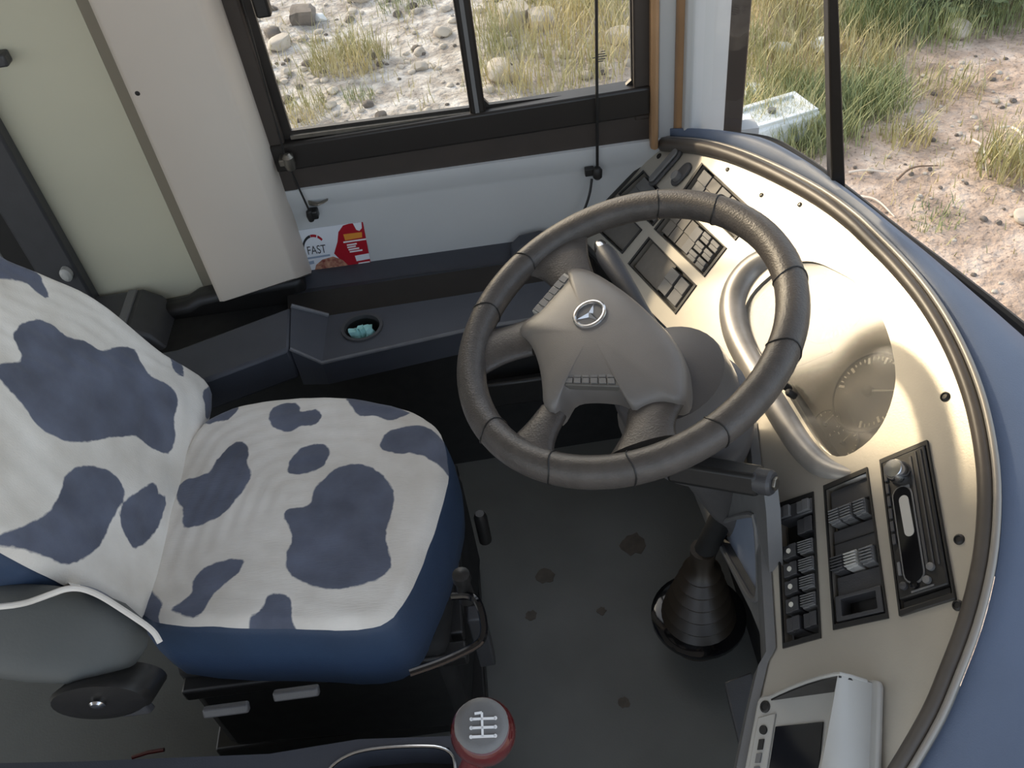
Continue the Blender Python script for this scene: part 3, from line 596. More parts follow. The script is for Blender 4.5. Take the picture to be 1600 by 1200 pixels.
# round emblem: ring with three-armed star
ex, ey = (-0.0343, 0.0215)
e = M(); e.tube([(ex+.0215*math.cos(2*math.pi*k/40), ey+.0215*math.sin(2*math.pi*k/40), .0235) for k in range(40)], .0032, 10, True, WF); em = e.build('emblem', chrome, sw)
e = M(); e.prism(circle(ex, ey, .0205, 32), .019, .0222, WF); e.build('emblem_disc', mid_grey, em)
e = M()
for an in (180, 60, -60):
    a = math.radians(an); d = Vector((math.cos(a), math.sin(a))); q = Vector((-d.y, d.x)); cc = Vector((ex, ey))
    tipv = cc+d*.0205; l = cc+q*.0048; r = cc-q*.0048
    e.add([tuple(tipv)+(.0228,), tuple(l)+(.0224,), tuple(r)+(.0224,), tuple(cc)+(.027,)], [[0, 1, 3], [0, 3, 2], [0, 2, 1]], WF)
e.build('emblem_star', chrome, em, smooth=10)
# steering column under the wheel with its stalk
co = empty('steering_column', WF(0, 0, -.3), 'grey steering column shroud below the wheel with stalk', 'steering column')
e = M(); e.lathe([(.050, -.03), (.078, -.040), (.083, -.06), (.085, -.10), (.080, -.105), (.094, -.115), (.096, -.15), (.080, -.21), (.05, -.28), (.03, -.50)], (.036, -.072), 36, WF); e.build('shroud', column_m, co, smooth=40)
e = M(); e.tube([(-.012, -.005, -.03), (.02, -.04, -.06)], .030, 14, T=WF); e.tube([(.036, -.072, -.48), (.02, -.07, -.56)], .026, 14, T=WF); e.build('shaft', black_soft, co)
a, b = [(0.03, 0.0451), (0.0032, 0.1707)]; A, Bv = Vector(a), Vector(b)
pts = [tuple(A.lerp(Bv, t))+(-.030+.016*t,) for t in (-.5, 0, .3, .7, .9, 1.0)]
e = M(); e.tube(pts, [.008, .010, .013, .0155, .0155, .013], 16, T=WF); sk = e.build('control_stalk', tray_m, co)
e = M(); e.tube([tuple(A.lerp(Bv, t))+(-.030+.016*t,) for t in (1.0, 1.06, 1.12)], [.0115, .0115, .009], 14, T=WF); e.build('stalk_tip', chrome, sk)
# bar bracket with hexagon bolt beside the column
gb = empty('bracket_bar', (0.2529, 0.719, 0.6709), 'dark square bar with hexagon bolt end below the steering wheel', 'bracket')
P0, P1 = Vector((0.1816, 0.7738, 0.6426)), Vector((0.28, 0.6999, 0.6794))
d = (P1-P0).normalized(); up = Vector((0, .35, .9)); up = (up-d*up.dot(d)).normalized(); w_ = d.cross(up)
TB = lambda a, b, h: P0+d*a+w_*b+up*h
L_ = (P1-P0).length
e = M(); e.prism([(0, -.019), (L_, -.016), (L_, .016), (0, .019)], -.017, .016, TB); e.build('bar', black, gb, bevel=.006)
TE = lambda a, b, h: P1+w_*a+up*b+d*h
e = M(); e.lathe([(.017, -.006), (.017, .012), (.014, .016), (.0005, .016)], (0, 0), 24, TE); e.build('end_cap', dark_grey, gb)
e = M(); e.prism(circle(0, 0, .009, 6), .016, .021, TE); e.build('hexagon_bolt', worn_metal, gb, bevel=.001)
# rubber boot at the floor
bx, by = (0.262, 0.8691)
bt = empty('rubber_boot', (bx, by, 0), 'black ribbed rubber boot standing on the floor under the dash', 'boot')
prof = [(.055, .0), (.057, .075)]
for i in range(6): r = .072-.0075*i; z = .075+.029*i; prof += [(r, z+.006), (r-.014, z+.021)]
prof += [(.022, .29)]
e = M(); e.lathe(prof, (bx, by), 30); e.build('bellows', rubber, bt, smooth=60)
e = M(); e.tube([(bx, by, .27), (bx+.03, by+.01, .36), (bx+.06, by+.01, .46)], .02, 12); e.build('rod', black_soft, bt)
e = M(); e.lathe([(.085, .062), (.088, .068), (.088, .078), (.078, .084), (.03, .084)], (bx, by), 36); e.build('base_flange', gloss_black, bt)
pdl = empty('pedal', ((0.2396, 0.6139))+(.0,), 'narrow dark pedal at the foot of the dash side panel', 'pedal')
x, y = (0.243, 0.6189)
e = M(); e.prism([(-.09, -.02), (.08, -.03), (.09, .02), (-.08, .03)], -.006, .006, lambda a, b, h: Vector((x+.05+b, y+a, .10+a*.5+h))); e.build('tread', dark_grey, pdl, bevel=.004)
e = M(); e.tube([(x+.05, y+.03, .10), (x+.08, y+.05, .0)], .008, 8); e.build('stem', black, pdl)
# ------------------------------------------------------------------ side console with tray
sc_ = empty('side_console', (-.2, 1.55, .2), 'charcoal moulded console with tray along the wall below the window', 'console')
def zs(pts, z): return [(x, y, z) for x, y in pts]
slab = [(-0.6848, 1.389), (-0.4611, 1.476), (-0.451, 1.341), (-0.6151, 1.282)]
tray = [(-0.3934, 1.478), (-0.1289, 1.485), (-0.0023, 1.485), (-0.0114, 1.377), (-0.0899, 1.373), (-0.397, 1.332)]
e = M()
yb = 1.672
S = [Vector(p) for p in slab]
slabp = [(-1.05, S[0].y-.03), (S[0].x, S[0].y+.0), (S[1].x, S[1].y), (S[2].x, S[2].y), (S[3].x, S[3].y), (-1.05, S[3].y-.03)]
e.prism(slabp, .38, .46); e.build('armrest_slab', tray_m, sc_, bevel=.008)
e = M(); e.prism([(-1.05, slabp[0][1]-.02), (S[1].x+.03, S[1].y-.02), (S[1].x+.03, yb-.07), (-1.05, yb-.07)], .18, .37); e.build('rear_trough', black_soft, sc_)
e = M(); tr = [tray[0], tray[1], (.10, tray[1][1]+.01), (.10, tray[4][1]+.005), tray[4], tray[5]]
hx, hy = (-0.3191, 1.423)
e.plate(tr, [circle(hx, hy, .036, 32)], .36, .42); e.build('tray_top', tray_m, sc_, bevel=0)
e = M(); e.loft([zs([S[1], S[2]], .46), [tray[0]+(.42,), tray[5]+(.42,)]], False); e.loft([zs([S[2]], .46)+[tray[5]+(.42,)], zs([S[2]], .36)+[tray[5]+(.36,)]], False); e.build('step_face', tray_m, sc_)
e = M(); e.tube([tuple(S[2])+(.46,), tray[5]+(.42,), tray[4]+(.42,), (.10, tray[4][1]+.005, .42)], .004, 8); e.tube([tuple(S[1])+(.46,), tray[0]+(.42,)], .005, 8); e.build('edge_highlight_tubes', highlight_edge, sc_)  # paler grey tubes paint the highlights along the console edges
e = M(); e.lathe([(.036, .355), (.0355, .42), (.037, .424), (.043, .424), (.044, .42), (.040, .415), (.040, .35)], (hx, hy), 36); e.build('cup_holder_ring', dark_grey, sc_, smooth=50)
e = M(); e.loft([[(x, y, z) for x, y in circle(hx, hy, .0352, 32)] for z in (.352, .415)]); e.prism(circle(hx, hy, .036, 32), .352, .358); e.build('cup_holder_base', black, sc_)
# strip between tray and white panel
wl = [(-0.4846, 0.4011), (0.0617, 0.4032)]
e = M(); e.loft([[(wl[0][0], 1.676, wl[0][1]), (.30, 1.676, wl[1][1]-.002)], [(wl[0][0], 1.655, wl[0][1]), (.30, 1.655, wl[1][1]-.004)], [(wl[0][0], 1.622, wl[0][1]-.012), (.30, 1.622, wl[1][1]-.02)], [(wl[0][0], 1.60, .395), (.30, 1.60, .40)]], False); e.build('wall_strip', tray_m, sc_, smooth=50)
e = M(); e.loft([[(-.5, 1.60, .395), (.30, 1.60, .40)], [(-.5, tray[0][1]+.03, .345), (.30, tray[1][1]+.03, .345)], [(-.5, tray[0][1]+.0, .36), (.30, tray[1][1]+.01, .36)]], False); e.build('trough', black, sc_, smooth=50)
bp = [(-0.7746, 0.4281), (-0.6452, 0.4088), (-0.4741, 0.4296)]
e = M(); e.prism([(-1.0, .30), (-.46, .30), (-.46, .43), (-.62, .425), (-.70, .415), (-.73, .40), (-1.0, .38)], 0, .055, WY(1.66)); e.build('rear_upstand', black, sc_, bevel=.02, seg=3)
e = M(); e.prism([(-1.0, 1.36), (-.47, 1.42), (-.38, 1.38), (.28, 1.40), (.28, 1.66), (-1.0, 1.66)], .0, .35); e.build('console_body', black_soft, sc_)
# dark bin with clear lip under the tray edge
e = M(); e.box((-.02, 1.352, .25), (.16, .02, .07)); e.build('storage_flap', black, sc_, bevel=.006)
pp = M(); rnd = random.Random(3)
for k in range(3):
    rows = []
    for j in range(5):
        rows.append([(hx-.017+.016*k+.0145*math.cos(2*math.pi*i/9)*(1.1-.12*j)+rnd.uniform(-.004, .004), hy-.012+.014*math.sin(2*math.pi*i/9)*(1.1-.14*j)+rnd.uniform(-.004, .004)+.006*(k % 2), .366+.0158*j+rnd.uniform(-.005, .005)) for i in range(9)])
    pp.loft(rows, True, True, True)
tag(pp.build('crumpled_paper', teal, loc=(hx, hy, .36), smooth=10), 'crumpled pale teal paper inside the tray cup holder', 'paper')
# dark box behind the seat
q = [(-0.884, 0.5232), (-0.816, 0.5233), (-0.7883, 0.4978), (-0.7986, 0.3666)]
bb = empty('storage_box', (-.83, 1.5, .0), 'dark grey box with pale edge strip between backrest and beige wall', 'box')
e = M(); e.prism([(-1.05, .0), (-.735, .0), (-.745, .33), (-.785, .41), (-.82, .435), (-1.05, .43)], 0, .15, WY(1.65)); e.build('body', dark_grey, bb, bevel=.012, seg=3)
e = M(); e.prism([(-.85, .432), (-.83, .432), (-.83, .44), (-.85, .44)], 0.01, .14, WY(1.65)); e.build('edge_strip', mid_grey, bb, bevel=.002)
# ------------------------------------------------------------------ flyer on the white panel
Bf = bilin([(-0.4653, 0.5106), (-0.3064, 0.5095), (-0.3145, 0.3822), (-0.4763, 0.388)])
TF = lambda s_, t_, h: WY(1.6742)(*Bf(s_, t_), h)
fl = M()
fl.prism([(0, 0), (1, 0), (1, 1), (0, 1)], 0, .0008, TF)
fl.cur = 1; sw_pts = [(.52, .58), (.60, .34), (.64, .14), (.72, .02), (.80, 0), (1, 0), (1, 1), (.04, 1), (.10, .93), (.5, .93), (.62, .8)]
fl.prism(sw_pts, .0008, .0011, TF)
fl.cur = 0; fl.prism([(.86, 0), (.98, 0), (.97, .12), (.93, .17), (.89, .14)], .0011, .0014, TF); fl.prism([(.80, .68), (1.0, .66), (1.0, .78), (.81, .80)], .0011, .0014, TF)
fl.cur = 2; fl.prism([(.70, .20), (.96, .20), (.95, .31), (.71, .33)], .0011, .0014, TF)
fl.cur = 3
for k, (a, b) in enumerate(((.68, 1.0), (.72, .86), (.72, .84), (.73, .88), (.74, .92), (.83, .99), (.84, .97))):
    t_ = (.35, .42, .47, .52, .57, .84, .89)[k]; fl.prism([(a, t_), (b, t_-.01), (b, t_+.02), (a, t_+.03)], .0011, .0014, TF)
fl.cur = 4; fl.prism([(.20, .92), (.24, .78), (.34, .68), (.50, .64), (.62, .74), (.68, .86), (.60, .92), (.4, .95)], .0011, .0015, TF)
fl.cur = 5
arc = [(math.pi-.2-k*(1.9)/14) for k in range(15)]
def arcq(a0, a1, n, m_): 
    fl.cur = m_
    for i in range(n):
        x0, x1 = a0+(a1-a0)*i/n, a0+(a1-a0)*(i+1)/n
        fl.prism([(.27+.17*math.cos(x0), .44-.32*math.sin(x0)), (.27+.17*math.cos(x1), .44-.32*math.sin(x1)), (.27+.145*math.cos(x1), .44-.265*math.sin(x1)), (.27+.145*math.cos(x0), .44-.265*math.sin(x0))], .0008, .0012, TF)
arcq(math.pi+.1, 1.75, 8, 5); arcq(1.72, 1.2, 4, 1); arcq(1.1, .65, 4, 1)
fl.cur = 5; tv, tf = text_mesh('FAST', .34)
fl.add([(.29+v[0]*.36, .46-v[1]*.75, .0012) for v in tv], tf, TF)
fl.cur = 6; fl.prism([(.12, .60), (.46, .58), (.46, .62), (.12, .64)], .0008, .0011, TF); fl.prism([(.08, .70), (.22, .68), (.22, .75), (.08, .77)], .0008, .0011, TF)
x, z = Bf(.5, .5)
tag(fl.build('flyer', [paper_white, paper_red, paper_orange, white_ink, paper_tan, ink, ink_grey], loc=(x, 1.672, z), recalc=False, smooth=0), 'small white and red advertising card stuck to the white panel under the window', 'flyer')
# ------------------------------------------------------------------ shade guide wires, clips, cable
gw = empty('shade_guide_wire', (-0.4147, 0.7002)[:1]+(1.64,)+(-0.4147, 0.7002)[1:], 'left shade guide wire with grey clips hanging beside the side window', 'wire', 'shade guide wires')
x0, z0 = (-0.4082, 1.016); x1, z1 = (-0.421, 0.6953); x2, z2 = (-0.407, 0.5564)
e = M(); e.tube([(x0-.03, 1.655, 2.1), (x0, 1.652, z0), (x1, 1.65, z1), (x2, 1.655, z2)], .0022, 8); e.build('wire', black, gw)
e = M(); e.box((x1, 1.652, z1), (.026, .03, .014)); e.lathe([(.009, z1-.02), (.012, z1-.006), (.012, z1+.008), (.006, z1+.016)], (x1+.006, 1.645), 14); e.build('holder', worn_metal, gw, bevel=.002)
e = M(); e.box((x2+.004, 1.660, z2), (.022, .022, .020)); e.lathe([(.006, z2-.014), (.008, z2), (.006, z2+.014)], (x2-.002, 1.652), 12); e.build('clip', black, gw, bevel=.003)
gw = empty('shade_guide_wire', (0.2095, 0.5709)[:1]+(1.64,)+(0.2095, 0.5709)[1:], 'right shade guide rod hanging straight in front of the window with cable clip', 'wire', 'shade guide wires')
x0, z0 = (0.2231, 0.9272); x2, z2 = (0.2106, 0.5616)
e = M(); e.tube([(x0-.004, 1.652, 2.1), (x0, 1.652, z0), (x2, 1.655, z2)], .0032, 8); e.build('rod', black, gw)
e = M(); e.lathe([(.005, z2-.016), (.010, z2-.010), (.011, z2+.006), (.006, z2+.014)], (x2, 1.655), 14); e.box((x2-.016, 1.662, z2+.002), (.02, .014, .018)); e.build('clip', black, gw, bevel=.002)
cb = M(); cpts = [(0.199, 0.5447), (0.1907, 0.514), (0.1676, 0.4766), (0.1301, 0.4456), (0.0775, 0.4181)]
cb.tube([(x, 1.662-.004*i, z) for i, (x, z) in enumerate(smooth_poly(cpts, 24, False, 2))], .0028, 8); tag(cb.build('cable', black, loc=(cpts[2][0], 1.65, cpts[2][1])), 'thin black cable curving down the white panel to the dash', 'cable')
x, z = (-0.3869, 0.5788)
lv = M(); lv.loft([[(x-.02+.042*t, 1.668-.012*math.sin(t*3)+.006*math.cos(a), z+.003*t+.005*math.sin(a)*(1.2-t)) for a in [2*math.pi*k/10 for k in range(10)]] for t in (0, .2, .5, .8, 1)], True, True, True)
tag(lv.build('catch_lever', worn_metal, loc=(x, 1.66, z)), 'small worn metal catch under the window near the left guide wire', 'catch')
bs = M(); q = [(0.0059, 0.4095), (0.0282, 0.4303), (0.0758, 0.4361), (0.1104, 0.4216), (0.1046, 0.3423), (0.0034, 0.3598)]
bs.prism(q, 0, .05, WY(1.66)); tag(bs.build('dash_end_block', tray_m, loc=(.08, 1.64, .44), bevel=.008), 'charcoal rounded block where the console meets the dash', 'block')
# ------------------------------------------------------------------ driver seat
seat = empty('driver_seat', (-.4, .93, 0), 'blue driver seat covered with white cloth in dark cow-print patches', 'seat')
CU = [(-0.6065, 1.065), (-0.5911, 1.139), (-0.5433, 1.166), (-0.4976, 1.174), (-0.4275, 1.175), (-0.3331, 1.159), (-0.2516, 1.13), (-0.1948, 1.091), (-0.1599, 1.051), (-0.1451, 0.9971), (-0.1447, 0.9416), (-0.1556, 0.8909), (-0.1804, 0.8032), (-0.2124, 0.7244), (-0.2416, 0.6859), (-0.2981, 0.682), (-0.3727, 0.6992), (-0.5149, 0.7202), (-0.6203, 0.7506), (-0.6351, 0.8172), (-0.625, 0.9119)]
CV = smooth_poly(CU, 150, True, 1); cc = sum((Vector(p) for p in CV), Vector((0, 0)))/150
def ring_at(P, c_, sc, z, dx=0, dy=0): return [(c_.x+(p[0]-c_.x)*sc+dx, c_.y+(p[1]-c_.y)*sc+dy, z) for p in P]
e = M(); e.loft([ring_at(CV, cc, .001, .492), ring_at(CV, cc, .6, .494), ring_at(CV, cc, .9, .490), ring_at(CV, cc, .985, .480), ring_at(CV, cc, 1.01, .465), ring_at(CV, cc, 1.03, .43), ring_at(CV, cc, 1.035, .38), ring_at(CV, cc, 1.02, .33), ring_at(CV, cc, .96, .315)], True, True, True)
e.build('cushion', blue_vinyl, seat, smooth=60)
SP = [[(-0.4572, 1.126), (-0.4479, 1.147), (-0.4217, 1.151), (-0.4046, 1.14), (-0.3997, 1.123), (-0.3735, 1.125), (-0.3621, 1.108), (-0.3655, 1.092), (-0.3772, 1.083), (-0.3966, 1.087), (-0.4149, 1.078), (-0.4382, 1.087), (-0.4525, 1.105)],
 [(-0.321, 1.148), (-0.3056, 1.112), (-0.2924, 1.091), (-0.2699, 1.089), (-0.2393, 1.07), (-0.225, 1.078), (-0.206, 1.087), (-0.2251, 1.106), (-0.2522, 1.163), (-0.3228, 1.185)],
 [(-0.2571, 1.02), (-0.2466, 1.042), (-0.2248, 1.052), (-0.195, 1.054), (-0.1699, 1.042), (-0.1519, 1.02), (-0.1268, 0.9727), (-0.1318, 0.926), (-0.1538, 0.954), (-0.1881, 0.9836), (-0.2309, 0.9955), (-0.2493, 1.004)],
 [(-0.4092, 0.9836), (-0.4064, 1.011), (-0.3918, 1.031), (-0.3704, 1.038), (-0.3481, 1.032), (-0.3413, 1.011), (-0.3534, 0.9822), (-0.387, 0.9743)],
 [(-0.5958, 0.9776), (-0.5877, 0.9981), (-0.5473, 1.009), (-0.537, 1.034), (-0.5127, 1.065), (-0.4937, 1.064), (-0.4821, 1.043), (-0.4823, 1.019), (-0.4712, 0.9917), (-0.4797, 0.9578), (-0.5089, 0.9118), (-0.5651, 0.8958), (-0.5762, 0.9346), (-0.5892, 0.9538)],
 [(-0.4079, 0.895), (-0.3966, 0.9059), (-0.3658, 0.9071), (-0.3625, 0.9325), (-0.3436, 0.9627), (-0.3128, 0.9806), (-0.2753, 0.974), (-0.2482, 0.9461), (-0.2321, 0.9103), (-0.2347, 0.8725), (-0.2432, 0.8371), (-0.2408, 0.8071), (-0.2345, 0.7774), (-0.2495, 0.7573), (-0.2823, 0.7459), (-0.3202, 0.7463), (-0.3592, 0.761), (-0.3882, 0.7845), (-0.3953, 0.8084), (-0.3887, 0.8427), (-0.3924, 0.8614)],
 [(-0.5363, 0.795), (-0.5193, 0.8164), (-0.4928, 0.8238), (-0.4646, 0.8205), (-0.4613, 0.8107), (-0.4707, 0.7928), (-0.4982, 0.7691), (-0.5132, 0.7378), (-0.5255, 0.7323), (-0.5616, 0.7483), (-0.5531, 0.7589), (-0.5351, 0.7715)],
 [(-0.4456, 0.6915), (-0.4409, 0.7197), (-0.426, 0.728), (-0.4181, 0.7493), (-0.4021, 0.7512), (-0.384, 0.7409), (-0.3778, 0.7041), (-0.3756, 0.6813)],
 [(-0.6131, 0.7528), (-0.618, 0.7841), (-0.6043, 0.7931), (-0.587, 0.7749), (-0.5778, 0.7626), (-0.5815, 0.7481), (-0.5895, 0.7177), (-0.6186, 0.722)],
 [(-0.518, 1.169), (-0.5175, 1.149), (-0.5342, 1.128), (-0.5495, 1.131), (-0.5684, 1.127), (-0.6013, 1.164), (-0.5488, 1.203), (-0.5111, 1.188)]]
SP = [spline_poly(p, 80) for p in SP]
def cover(name, P, c_, prof, T, spots, par, thick=.004, wob=.003, nr=46):
    rows = []; rnd = random.Random(11); n = len(P); ph = [rnd.uniform(0, 6.28) for _ in range(6)]
    for k in range(nr+1):
        s_ = max(k/nr, .002); row = []
        for i, p in enumerate(P):
            th = 2*math.pi*i/n; edge = 1+wob*s_**8*(math.sin(th*9+ph[0])+math.sin(th*17+ph[1])*.7+math.sin(th*29+ph[2])*.5)
            sc = s_*edge*prof(s_)[0]; row.append((c_.x+(p[0]-c_.x)*sc, c_.y+(p[1]-c_.y)*sc, prof(s_)[1]+.0016*math.sin(p[0]*40*s_+ph[3])*math.sin(p[1]*33*s_+ph[4])))
        rows.append(row)
    e = M(); e.loft(rows, True, True, False, T); flat = [p for r in rows for p in r]
    me_o = e.build(name, cow, par, smooth=80, recalc=False)
    d = sdf([(p[0], p[1]) for p in flat], spots)
    at = me_o.data.attributes.new('spot', 'FLOAT', 'POINT'); at.data.foreach_set('value', d.astype(np.float32)); return me_o
def prof_c(s): return (1.0, .5025-.007*s**2-.013*max(0, (s-.93)/.07)**2)
cover('cushion_cover', CV, cc, prof_c, I3, SP, seat)
# backrest
BK = [(.742, -.03), (.729, .06), (.727, .13), (.720, .25), (.716, .42), (.722, .58), (.76, .70), (.90, .755), (1.02, .74), (1.09, .66), (1.118, .55), (1.139, .416), (1.172, .36), (1.2, .301), (1.222, .24), (1.230, .181), (1.232, .12), (1.240, .067), (1.262, .0), (1.262, -.045), (1.2, -.06)]
BV = smooth_poly(BK, 150, True, 1); bc = sum((Vector(p) for p in BV), Vector((0, 0)))/150
e = M(); e.loft([ring_at(BV, bc, .001, -.004), ring_at(BV, bc, .9, -.006), ring_at(BV, bc, .99, -.016), ring_at(BV, bc, 1.02, -.04), ring_at(BV, bc, 1.015, -.085), ring_at(BV, bc, .96, -.115), ring_at(BV, bc, .5, -.125), ring_at(BV, bc, .001, -.125)], True, True, True, BF)
e.build('backrest', blue_vinyl, seat, smooth=60)
BS = [[(1.012, 0.3466), (1.042, 0.3478), (1.077, 0.3258), (1.088, 0.3026), (1.087, 0.2746), (1.11, 0.2433), (1.113, 0.2141), (1.141, 0.1939), (1.176, 0.1593), (1.163, 0.1357), (1.15, 0.1118), (1.165, 0.0685), (1.155, 0.0431), (1.106, 0.038), (1.065, 0.0237), (1.028, 0.0369), (1.018, 0.0733), (1.015, 0.1044), (0.9826, 0.1429), (0.9287, 0.1973), (0.9119, 0.2336), (0.9087, 0.2671), (0.9227, 0.2894), (0.9311, 0.3236), (0.9358, 0.3438), (0.9555, 0.3517), (0.9889, 0.3227)],
 [(1.108, 0.4487), (1.168, 0.4392), (1.18, 0.3964), (1.161, 0.3623), (1.147, 0.3408), (1.129, 0.3228), (1.122, 0.3425), (1.118, 0.3725), (1.067, 0.4319)],
 [(0.7315, 0.2539), (0.7521, 0.2355), (0.7936, 0.2051), (0.8333, 0.197), (0.8552, 0.2002), (0.8877, 0.1879), (0.9113, 0.1588), (0.9228, 0.1237), (0.912, 0.0962), (0.8804, 0.0956), (0.8443, 0.1036), (0.8075, 0.1079), (0.7741, 0.1234), (0.7458, 0.1485), (0.7395, 0.1753), (0.7313, 0.2181), (0.7211, 0.2547)],
 [(0.8778, 0.0921), (0.8996, 0.0869), (0.9617, 0.0451), (0.9451, 0.033), (0.9522, 0.0128), (0.9122, 0.0149), (0.8764, 0.0205), (0.8323, 0.046), (0.8342, 0.0639), (0.8521, 0.084)],
 [(1.242, 0.0982), (1.224, 0.0815), (1.204, 0.0595), (1.212, 0.0397), (1.244, 0.0601), (1.258, 0.0909)],
 [(1.219, -0.0105), (1.269, -0.0442), (1.292, -0.1007), (1.266, -0.1021), (1.205, -0.059), (1.165, -0.0343), (1.19, -0.023)]]
BS += [[(.80, .40), (.86, .36), (.90, .43), (.88, .52), (.82, .50)], [(1.00, .47), (1.06, .50), (1.07, .60), (.98, .64), (.94, .55)], [(.78, .60), (.84, .62), (.86, .68), (.80, .70)]]
BS = [spline_poly(p, 80) for p in BS]
cover('backrest_cover', BV, bc, lambda s: (1.0, .006-.003*s**2-.018*max(0, (s-.92)/.08)**2), BF, BS, seat)
# fabric flap hanging over the near side of the backrest
fp = [(0.7196, 0.2491), (0.7318, 0.1919), (0.7303, 0.1305), (0.7517, 0.0785), (0.7442, 0.0129), (0.7345, -0.0312)]
fl_ = M()
edge = [Vector(BF(a, b, .0)) for a, b in fp]
# armrest, recliner housing, bolt
ar = M(); A0, A1 = Vector((-0.8058, 0.7049, 0.5946)), Vector((-0.5883, 0.6405, 0.6099))
dd = (A1-A0).normalized(); upv = Vector((0, -.5, .85)); upv = (upv-dd*upv.dot(dd)).normalized(); wv_ = dd.cross(upv)
rings = []
for t, sc, off in ((-.3, 1, 0), (.2, 1, 0), (.6, 1, 0), (.85, .95, -.006), (1.0, .78, -.02), (1.1, .5, -.034), (1.14, .15, -.045)):
    c_ = A0.lerp(A1, t)+upv*off
    rings.append([tuple(c_+wv_*.062*sc*math.copysign(abs(math.cos(x))**.6, math.cos(x))+upv*.034*sc*math.copysign(abs(math.sin(x))**.6, math.sin(x))) for x in [2*math.pi*k/24 for k in range(24)]])
ar.loft(rings, True, True, True); ar.build('armrest', seat_grey, seat, smooth=60)
hcx = Vector((-0.6038, 0.5925, 0.5472)); TH = lambda a, b, h: hcx+Vector((a, -h*.8, b+h*.6))
e = M(); e.lathe([(.055, -.06), (.06, 0), (.054, .012), (.03, .016), (.0005, .017)], (0, 0), 30, TH, 1.1, .8); rh = e.build('recliner_housing', black, seat, smooth=40)
e = M(); e.lathe([(.010, .016), (.010, .022), (.006, .026), (.0005, .027)], (.005, .004), 16, TH); e.build('pivot_bolt', chrome, rh)
e = M(); e.box((.03, -.035, 0), (.04, .026, .02), TH); e.build('lever', dark_grey, rh, bevel=.004)
# cloth edge draped over the armrest
top = [Vector((-0.7405, 0.6773, 0.665)), Vector((-0.6831, 0.6748, 0.6612)), Vector((-0.649, 0.6801, 0.6658)), Vector((-0.613, 0.6863, 0.6713)), Vector((-0.5832, 0.678, 0.6622)), Vector((-0.5461, 0.6563, 0.6393)), Vector((-0.5165, 0.6381, 0.6201)), Vector((-0.5105, 0.6265, 0.6082))]
e = M(); e.tube(smooth_poly([tuple(p) for p in top], 60, False, 2), .004, 8); ob2 = e.build('cover_hem', cow, seat, recalc=False); av = ob2.data.attributes.new('spot', 'FLOAT', 'POINT'); av.data.foreach_set('value', [.05]*len(ob2.data.vertices))
e = M()
tt = [Vector(p) for p in smooth_poly([tuple(p) for p in top[3:]], 30, False, 2)]
bkp = [Vector(p) for p in smooth_poly([tuple(BF(a, b, -.010)) for a, b in fp[2:]], 30, False, 2)]
e.loft([[tuple(b) for b in bkp], [tuple(a.lerp(b, .5)+Vector((0, 0, .006))) for a, b in zip(tt, bkp)], [tuple(a) for a in tt]], False)
ob = e.build('cover_flap', cow, seat, smooth=70, recalc=False)
av = ob.data.attributes.new('spot', 'FLOAT', 'POINT'); av.data.foreach_set('value', [(-.02 if 3 < i < 27 else .02) for k in range(3) for i in range(30)])
# suspension base
sb = M(); sb.prism([(-.62, .74), (-.18, .72), (-.14, 1.08), (-.62, 1.10)], .05, .34); sb.build('suspension_bellows', black_soft, seat, bevel=.02)
for y_ in (.73, 1.10): e = M(); e.box((-.38, y_, .300), (.46, .03, .03)); e.build('side_rail', black, seat, bevel=.005)
e = M(); e.box((-.40, .92, .025), (.50, .36, .05)); e.build('base_plate', black, seat, bevel=.005)
e = M(); e.box((-.17, .93, .295), (.03, .34, .03)); e.build('front_rail', black, seat, bevel=.004)
e = M(); e.box((-.135, .80, .22), (.03, .03, .16)); e.build('damper', dark_grey, seat, bevel=.004)
e = M(); e.lathe([(.012, .26), (.012, .33), (.008, .34)], (-.112, .97), 12); e.build('lock_knob', black, seat)
for px in (((-0.428, 0.5432, 0.5644)), ((-0.338, 0.5503, 0.5697))):
    T_ = (lambda px: (lambda a, b, h: Vector(px)+Vector((a, b*.5-h*.8, b*.8+h*.5))))(px); e = M(); e.box((0, 0, -.005), (.058, .014, .012), T_); e.build('adjuster_paddle', dark_grey, seat, bevel=.003)
# loop handle at the front of the seat base
hp = [((-0.1399, 0.686, 0.532)), ((-0.1098, 0.6738, 0.5475)), ((-0.1005, 0.6527, 0.5472)), ((-0.0983, 0.6234, 0.5388)), ((-0.1049, 0.6106, 0.5331)), ((-0.1199, 0.6028, 0.5326)), ((-0.1586, 0.5886, 0.5333)), ((-0.2001, 0.5772, 0.5369))]
e = M(); e.tube(smooth_poly(hp, 50, False, 2), .0055, 10); e.build('loop_handle', gloss_black, seat)
e = M(); q_ = Vector((-0.1224, 0.6903, 0.5645)); e.lathe([(.012, -.05), (.010, -.01), (.013, 0), (.012, .012), (.004, .016)], (0, 0), 14, lambda a, b, h: q_+Vector((a, b, h))); e.build('height_knob', black, seat)
